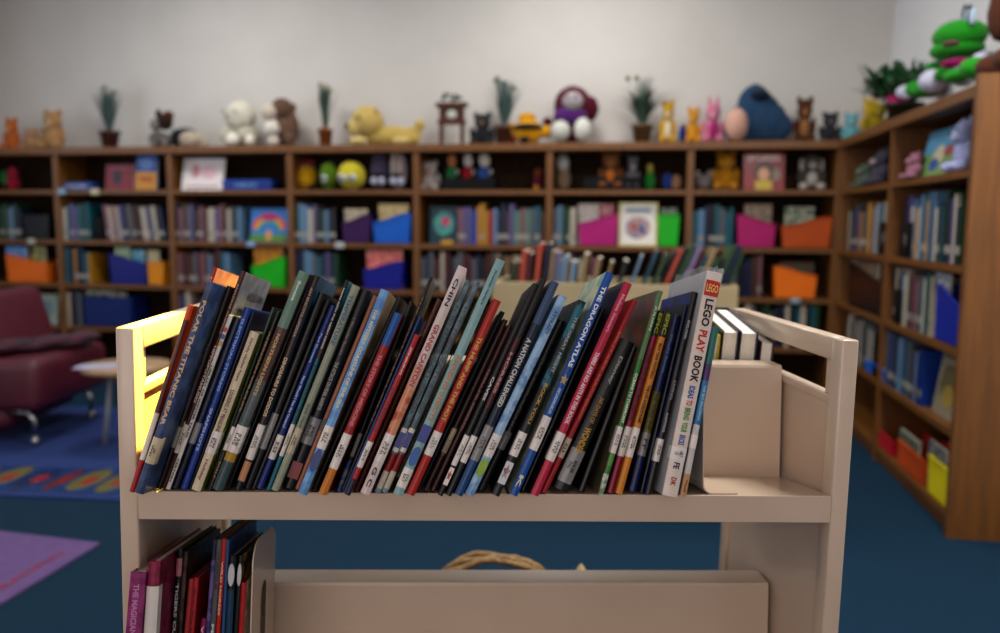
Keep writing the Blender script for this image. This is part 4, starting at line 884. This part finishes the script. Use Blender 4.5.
 B('black book with small white title, left of the big white brick book', (651, 495), (698, 293), 8.5, '101216', lb='1c3c8c-12245c', call=(.16, .27, 'w', '920\nKAP'), text=[('EXPLORER', .86, .76, 'c0c4c8', .45), ('LIVING', .56, .46, 'a0a4a8', .45), ('KAPOOS', .4, .3, 'c8c8c8', .45)]),
]
def kenya(r): pass
for sp in top_books: place(sp, SFi, SF, placed)
lego = B('big white book of brick building ideas in crinkled plastic jacket', (677, 498), (722, 274), 20, 'e2d6cc', lb='b8b8bc', call=(.27, .36, 'w', '688.7\nLIE'),
   text=[('LEGO', .86, .72, '1c1c1c', .5), ('PLAY', .71, .57, 'c8342c', .5), ('BOOK', .56, .42, '1c1c1c', .5)], stick=[('red_logo_square', .89, .96, 'c8402c', 'sq')], stext=('red_logo_square', 'LEGO', 'f0d890', 'h'))
lego['text'] += [('IDEAS', .405, .335+.03, '2860b0', .4), ('FE', .25, .2, '24406c', .4)]
lego['text'] = [('LEGO', .88, .75, '101010', .62), ('PLAY', .74, .635, 'c8342c', .62), ('BOOK', .625, .5, '101010', .62), ('IDEAS', .49, .43, '2860b0', .46), ('TO', .425, .4, 'c8342c', .46), ('BRING', .392, .335, '3c9c3c', .46), ('YOUR', .328, .28, '3c9c3c', .46), ('BRICKS', .272, .225, '2860b0', .46), ('FE', .15, .12, '24406c', .45), ('DK', .085, .045, 'b02c28', .4)]
lego['call'] = (.16, .215, 'w', '688.7\nLIE')
place(lego, SFi, SF, placed)
lb_ = [o for o in bpy.data.objects if o.get('label') == lego['label']][0]
PLM = mat('clear_plastic_film', (.9, .9, .92), rough=.12, coat=1, alpha=.22, scale=60, bump=.8)
xbk, phk, hk = placed[-1]; m = MB(); rnd = random.Random(9); nx, nz = 10, 3
for side_x in (-.0205, .0012):
    vs = [(side_x+rnd.uniform(-.0006, .0006), -.001+.15*i/nx, hk-.03+.038*j/nz+rnd.uniform(-.003, .003)*(j == nz)) for i in range(nx+1) for j in range(nz+1)]
    m.faces(vs, [(i*(nz+1)+j, (i+1)*(nz+1)+j, (i+1)*(nz+1)+j+1, i*(nz+1)+j+1) for i in range(nx) for j in range(nz)], PLM, smooth=True)
vs = [(-.0205+.0217*i/6+rnd.uniform(-.001, .001), -.004+rnd.uniform(-.0012, .0012), hk-.012+.018*j/2+rnd.uniform(-.002, .002)) for i in range(7) for j in range(3)]
m.faces(vs, [(i*3+j, (i+1)*3+j, (i+1)*3+j+1, i*3+j+1) for i in range(6) for j in range(2)], PLM, smooth=True)
part(m, 'plastic_jacket', lb_)
place(B('thin teal, purple and blue banded book right of the white brick book', (686, 497), (719, 328), 6.5, '2a88b8', bands=[(0, .13, 'c8a070'), (.13, .42, 'd0ccc8'), (.68, .78, '5c3478'), (.78, 1, '2c8078')], text=[('THE SKY SPACEMAN', .66, .44, 'b0d8e8', .45), ('Touch', .1, .02, '6c4c2c', .4)], call=(.28, .36, 'w', ''), hard=False), SFi, SF, placed)
# call label text etc for the publisher's mark on the big white book
# bookend on the top shelf
be = empty('bookend', SF, 'beige metal bookend on the right side of the top shelf', 'bookend')
xb = hit(SFi, 701, 470, 1, .012).x
m = MB(); pl = []
n = 6; rr = .012; hh = .148
m.rbox(xb, xb+.0016, .004, .135, rr, hh, .0006, METAL, seg=1)
arc = [(xb+rr-rr*cos(i*pi/2/n), rr-rr*sin(i*pi/2/n)) for i in range(n+1)]
arc2 = [(xb+rr-(rr-.0016)*cos(i*pi/2/n), rr-(rr-.0016)*sin(i*pi/2/n)) for i in range(n+1)]
m.prism(arc+arc2[::-1], .004, .135, METAL, 'y')
m.box(xb+rr, xb+.045, .004, .135, 0.0, .0016, METAL)
part(m, 'plate', be)
# ---- rear side of top shelf: books with fore-edges towards the camera
SFR = CM @ Matrix.Translation((0, CD, ZS+.0006)) @ Matrix.Rotation(TH, 4, 'X')
SFRi = SFR.inverted()
rear = [(711, 712.5, 340, '3c6c3c', 'thin green book on the rear side of the cart, leftmost in view'), (714, 720, 336, 'c8b820', 'thin yellow spined book on the rear side of the cart'),
        (722, 739, 331, '141c34', 'thick cream paged book with navy boards on the rear side of the cart'), (740, 758, 332, '2c2054', 'thick cream paged book with purple boards on the rear side of the cart'),
        (760, 774, 342, '4c3040', 'short thick book at the right end of the rear side row')]
yf = -.155
for x0, x1, ty, hx, lab in rear:
    # camera-side face plane of the fore-edge
    A = hit(SFRi, x0, ty+10, 1, yf); Bq = hit(SFRi, x1, ty+10, 1, yf); T = hit(SFRi, (x0+x1)/2, ty, 1, yf)
    w_ = Bq.x-A.x-.0005; h_ = T.z; e = .002 if w_ > .006 else .0006
    r = empty('book', SFR @ Matrix.Translation((A.x, yf, .0005)), lab, 'book', 'books on the rear side of the cart'); c_ = cm(hx)
    part(MB().box(0, e, 0, .15, 0, h_, c_).box(w_-e, w_, 0, .15, 0, h_, c_).box(0, w_, .147, .15, 0, h_, c_), 'cover', r)
    part(MB().box(e, w_-e, .004, .147, .003, h_-.004, PAGEW), 'page_block', r)
# ---- second shelf of the cart
SF2 = shelf_frame(RM2); SF2i = SF2.inverted(); pl2 = []
G2 = 'upright books on the cart second shelf'
low = [
 B('magenta jacketed book at the far left of the second shelf', (141, 633), (146, 573), 15, '8c2c6c-a04880', ys=-.055, text=[('THE MAGICIANS OF CAPRONA', .96, .4, 'c890b8', .45)]),
 B('pink and maroon jacketed book with a white label, second shelf', (156, 633), (160.5, 562), 14, '982c5c-7a2038', ys=-.05, call=(.5, .88, 'w', '')),
 B('black book with pink and white banded top on the second shelf', (166, 633), (172, 549), 9, '14141a', bands=[(.86, .95, 'c88c94')], text=[('TIGERS CUBS TALE', .84, .35, 'd0d0d0', .6)]),
 B('brown plastic covered book right of the black banded one', (173, 633), (179, 552), 7, '3c2c28-6a5048'),
 B('short coral red book without label on the second shelf', (178, 633), (183, 579), 7, 'b84c48'),
 B('short bright red book with small black title, second shelf', (186, 633), (191, 578), 8, 'c03440', text=[('Marion Dane Bauer', .95, .6, '4c1418', .4)]),
 B('very short magenta book, second shelf', (192, 633), (194, 619), 8, '982068', text=[('V', .95, .88, 'e0c0d0')]),
 B('thin dark blue book with lilac stripe, second shelf', (200, 633), (207, 540), 6.5, '1c2c50', bands=[(.3, .9, '3c4c7c-7c6a9c')]),
 B('grey book about dogs, second shelf', (209, 633), (216, 540), 8, '6c6c6e', text=[('PENGUINS', .6, .3, 'd8d8d8', .6), ('CURIOUS', .95, .75, '303030', .5)]),
 B('bright red book about wild horses, second shelf', (217, 633), (223.5, 539), 7, 'c0301c', rb='241c1c', text=[('WILD HORSES', .9, .62, 'e8c8b8', .55), ('TORONGO', .52, .32, 'e8c8b8', .55)]),
 B('blue book with large blue cover, second shelf', (224, 633), (229, 540), 5, '3c6490', rb='2c4c7c-40649c'),
 B('dark teal book with white mark near its top, second shelf', (232, 633), (236, 556), 7, '20506c', bands=[(.82, 1, '14181c')], stick=[('white_mark', .84, .96, 'd0d0d0', 'oval')]),
 B('black and yellow book with white mark near its top, second shelf', (238, 633), (243, 556), 6.5, '1c1c1c', rb='b08c1c-241c1c', stick=[('white_mark', .84, .96, 'd0d0d0', 'oval')]),
 B('red spined book with white cover beside the bookend, second shelf', (240, 633), (243, 583), 8, 'b82424', rb='b8a888-d8d0c0'),
]
prev = None
for sp in low:
    place(sp, SF2i, SF2, pl2, fixed_y=sp.get('ys', .004))
    L_ = pl2[-1]
# bookend with arched cut-out on second shelf
xe = max(p[0]+p[2]*sin(p[1]) for p in pl2[-1:])
xe = max(hit(SF2i, 251, 600, 1, .006).x, max(p[0]+p[2]*sin(p[1]) for p in pl2)+.001)
be2 = empty('bookend', SF2, 'tall beige metal bookend with an arched cut-out on the second shelf', 'bookend')
m = MB(); hh = .255; y0, y1 = .006, .14; n = 8; rc = .03
slot = (.055, .095, .02, .19)
outer = [(y0, 0), (y1, 0), (y1, hh-rc)]+[(y1-rc+rc*cos(i*pi/2/n), hh-rc+rc*sin(i*pi/2/n)) for i in range(1, n+1)]+[(y0+rc-rc*sin(i*pi/2/n), hh-rc+rc*cos(i*pi/2/n)) for i in range(0, n+1)]
# built as strips around the slot
sy0, sy1, sz0, szt = slot; cyc = (sy0+sy1)/2; rs = (sy1-sy0)/2
m.prism([(y0, 0), (sy0, 0), (sy0, szt-rs)]+[(cyc-rs*cos(i*pi/2/n), szt-rs+rs*sin(i*pi/2/n)) for i in range(1, n+1)]+[(cyc, hh)]+[(y0+rc-rc*sin(i*pi/2/n), hh-rc+rc*cos(i*pi/2/n)) for i in range(0, n+1)], xe, xe+.0016, METAL, 'x')
m.prism([(y1, 0), (sy1, 0), (sy1, szt-rs)]+[(cyc+rs*cos(i*pi/2/n), szt-rs+rs*sin(i*pi/2/n)) for i in range(1, n+1)]+[(cyc, hh)]+[(y1-rc+rc*sin(i*pi/2/n), hh-rc+rc*cos(i*pi/2/n)) for i in range(0, n+1)], xe, xe+.0016, METAL, 'x')
m.box(xe, xe+.0016, sy0, sy1, 0, sz0, METAL)
m.box(xe, xe+.09, sy0+.002, sy1-.002, 0, .0014, METAL)
part(m, 'plate', be2)
# =================================================================== left: chair, table, rugs
MAR = mat('maroon_upholstery', h2('500e22'), h2('440a1c'), scale=12, rough=.5, bump=.05)
q = on_z(36, 447, 0); print('chair leg floor', q, 'dist', (q-CAM).length)
sr = on_z(105, 446, 0); print('table leg', sr)
ch = empty('lounge_chair', Matrix.Translation((q.x, q.y, .0105)) @ Matrix.Rotation(R(9), 4, 'Z'), 'maroon upholstered lounge chair with metal legs at the left edge', 'chair')
part(MB().rbox(-.72, .05, -.05, .66, .17, .42, .05, MAR, seg=4), 'seat', ch)
part(MB().rbox(-.3, -.08, -.03, .64, .1, .78, .06, MAR, X=Matrix.Translation((-.08, 0, .3)) @ Matrix.Rotation(R(-16), 4, 'Y') @ Matrix.Translation((0, 0, -.3)), seg=4), 'backrest', ch)
for x in (-.6, 0):
    for y in (0, .54):
        lg = part(MB().tube([(x-.12, y, .165), (x-.03, y, .16), (x, y, .12), (x, y, .04)], .013, CHROME), 'leg', ch)
        part(MB().lathe([(.02, .0), (.022, .02), (.014, .045)], CHROME, 14, Matrix.Translation((x, y, 0))), 'glide', lg)
bg = mat('dark_jacket', h2('1c1822'), h2('4a1c30'), scale=14, rough=.9, bump=.5)
o = MB(); 
for k in range(9): o.ball((-.2+k*.028, .12+.05*k*.8, .45+.01*sin(k*1.7)), (.09, .12, .024), bg, 2, jitter=.06)
tag(o.build('jacket', None, ch.matrix_world @ Matrix.Translation((0, 0, .012))), 'dark crumpled jacket lying on the maroon chair seat', 'jacket')
tz = on_z(95, 372, .46); 
TT = mat('birch_table_top', h2('a88a68'), h2('a0805c'), scale=8, rough=.5)
tb = empty('side_table', Matrix.Translation((sr.x, sr.y, .0105)) @ Matrix.Rotation(R(10), 4, 'Z'), 'small round side table with grey metal leg beside the maroon chair', 'table')
part(MB().lathe([(.2, .36), (.205, .365), (.205, .38), (.2, .385)], TT, 28, Matrix.Translation((.1, .05, 0))), 'tabletop', tb)
GM = cm('8c9094', 'bright')
for x, y in ((0, 0), (.09, .22), (.25, .05)): part(MB().tube([(x*.6+.04, y*.6+.02, .36), (x, y, 0)], .012, GM), 'leg', tb)
o = MB()
for k in range(3): o.box(-.1+.01*k, .08, -.07, .06, .001+.0012*k, .002+.0012*k, cm('c8c8dc'), Matrix.Rotation(.2*k, 4, 'Z'))
tag(o.build('paper_sheets', None, tb.matrix_world @ Matrix.Translation((.0, -.02, .385))), 'loose white paper sheets on the small side table', 'paper')
# rugs
RUG = mat('royal_blue_rug', h2('06296a'), h2('04225a'), scale=40, rough=.95)
p1 = on_z(0, 497, 0); p2 = on_z(118, 502, 0); d1 = (p2-p1).normalized(); pr_ = Vector((-d1.y, d1.x, 0))
org = p1-d1*1.2
RX = Matrix(((d1.x, pr_.x, 0, org.x), (d1.y, pr_.y, 0, org.y), (0, 0, 1, 0), (0, 0, 0, 1)))
Lr = (p2-org).length+.12; Wr = 1.0
Wr = min(1.5, YB-.02-max(org.y, (org+d1*Lr).y)-.05)
rg = empty('classroom_rug', RX, 'royal blue classroom rug with a colourful picture border', 'rug')
part(MB().box(0, Lr, 0, Wr, .0005, .01, RUG), 'pile', rg)
bd = MB(); rnd = random.Random(3); x = .05; yb = (on_z(60, 470, 0)-org).dot(pr_); yb = max(.12, yb)
bd.box(0, Lr, .05, yb, .0105, .0112, cm('1c4c80-284c6c'))
while x < Lr-.15:
    hx = rnd.choice(['8c7048', '78382c', '3c5c48', '90806c', '30507c', '8c5c3c', '80784c', '24406c'])
    wv = rnd.uniform(.06, .14)
    bd.ball((x+wv/2, (.05+yb)/2+rnd.uniform(-.02, .02), .0112), (wv/2, (yb-.07)/2, .0006), cm(hx), 2)
    bd.ball((x+wv/2+.01, (.05+yb)/2, .0116), (wv/5, (yb-.07)/5, .0006), cm(rnd.choice(['d0c090', 'a83030', '3c5c2c'])), 2); x += wv+.015
part(bd, 'picture_border', rg)
c0 = on_z(100, 545, 0); c1 = on_z(0, 533, 0); c2 = on_z(0, 606, 0)
e1 = (c1-c0).normalized(); e2 = (c2-c0).normalized()
PUR = mat('purple_mat', h2('5e4478'), h2('563c70'), scale=30, rough=.9)
pm = empty('play_mat', Matrix.Translation((c0.x, c0.y, 0)), 'purple floor mat with red lettering along its edge', 'mat')
P = [Vector((0, 0, 0)), e1*1.1, e1*1.1+e2*.9, e2*.9]
part(MB().prism([(p.x, p.y) for p in P], .0005, .008, PUR), 'foam_sheet', pm)
ng = math.atan2(-e2.y, -e2.x)
tm = MB(); cc = e2*.26+e1*.07
text_bm('READING', .3, .035, cm('a03050'), tm, Matrix.Translation((cc.x, cc.y, .0088)) @ Matrix.Rotation(ng, 4, 'Z'))
part(tm, 'lettering', pm)
# wicker basket behind the cart
WK = mat('wicker', h2('9c7a4c'), h2('6c5028'), scale=90, rough=.7, stretch=(1, 1, 3), bump=.4)
dd = ray(490, 560); t_ = (.42-H)/dd.z; bc = CAM+dd*t_
bk = empty('wicker_basket', Matrix.Translation((bc.x, bc.y, 0)) @ Matrix.Rotation(R(18), 4, 'Z'), 'woven wicker basket with arched handle on the carpet behind the cart', 'basket')
rx = .165
b_ = MB()
for k in range(13):
    z = .01+k*.018; rr = .12+.04*(k/12)
    b_.tube([(rr*cos(2*pi*i/28)*1.15, rr*sin(2*pi*i/28)*.85, z+.004*(-1)**i) for i in range(29)], .009, WK, 6)
part(b_, 'woven_body', bk)
part(MB().lathe([(.12, .002), (.12, .012)], WK, 24), 'bottom', bk)
hd_ = MB()
for j in range(4):
    oy = (j-1.5)*.012
    hd_.tube([(rx*1.08*cos(pi*i/20), oy+.005*sin(i*.9+j), .22+.205*sin(pi*i/20)+.004*sin(i*1.3+j*2)) for i in range(21)], .007, WK, 6)
part(hd_, 'handle', bk)
pk = on_z(581, 571, .36)
tag(MB().lathe([(.012, 0), (.02, .12), (.028, .3), (.012, .36), (.002, .375)], mat('tan_fabric', h2('b09468'), rough=.9), 12).build('wooden_dowel', None, Matrix.Translation((pk.x, pk.y, 0))), 'tan pointed peg just right of the wicker basket', 'peg') if True else None
print('books', NB[0], 'objects', len(bpy.data.objects))
# =================================================================== lights
def area(name, loc, rot, sx, sy, e, col=(1, 1, 1)):
    l = bpy.data.lights.new(name, 'AREA'); l.shape = 'RECTANGLE'; l.size = sx; l.size_y = sy; l.energy = e; l.color = col
    o = bpy.data.objects.new(name, l); COL.objects.link(o); o.location = loc; o.rotation_euler = rot; return o
LP = [(-2.6, 4.1, 27), (-.4, 4.25, 30), (-2.6, .6, 22), (.8, 1.9, 72)]  # last entry moved and strengthened to brighten the floor at right
for i, (x, y, e) in enumerate(LP):
    o = MB().box(x-.31, x+.31, y-.31, y+.31, HC-.03, HC-.0005, cm('d8d8d8', 'bright')).build('ceiling_light')
    tag(o, ['square ceiling light over the blue rug', 'square ceiling light nearest the corner', 'square ceiling light behind on the left', 'square ceiling light above the cart'][i], 'ceiling light', 'ceiling lights')
    area('ceiling_lamp', (x, y, HC-.035), (0, 0, 0), .58, .58, e, (1, .98, .93))
for i, (a, b) in enumerate(wins):
    area('window_daylight', (WX0+.03, (a+b)/2, 1.65), (0, R(-90), 0), 1.4, 1.4, 10, (.82, .9, 1))
area('window_daylight', (-.65, WY0+.03, 1.6), (R(90), 0, 0), 3.0, 1.5, 44, (1, .8, .7))  # added warm front fill, set at the unseen window behind the camera
sp = bpy.data.lights.new('added_glow_spot', 'SPOT'); sp.energy = 3400; sp.color = (1, .72, .1); sp.spot_size = R(6.6); sp.spot_blend = .5; sp.shadow_soft_size = .02  # added warm spot imitating the sunlit glow inside the cart's left panel
so = bpy.data.objects.new('added_glow_spot', sp); COL.objects.link(so)
tgt = CM @ Vector((-W2+.02, .075, -.185)); src = CM @ Vector((-W2+.02+.6, .6, -.2+1.65)); so.location = src
so.rotation_euler = (tgt-src).to_track_quat('-Z', 'Y').to_euler()
wd = bpy.data.worlds.new('world'); S.world = wd; wd.use_nodes = True
wd.node_tree.nodes['Background'].inputs[0].default_value = (.6, .75, 1, 1); wd.node_tree.nodes['Background'].inputs[1].default_value = 1.0
S.view_settings.view_transform = 'Standard'; S.view_settings.look = 'None'; S.view_settings.gamma = 1; S.view_settings.use_curve_mapping = False
S.view_settings.exposure = 0.0
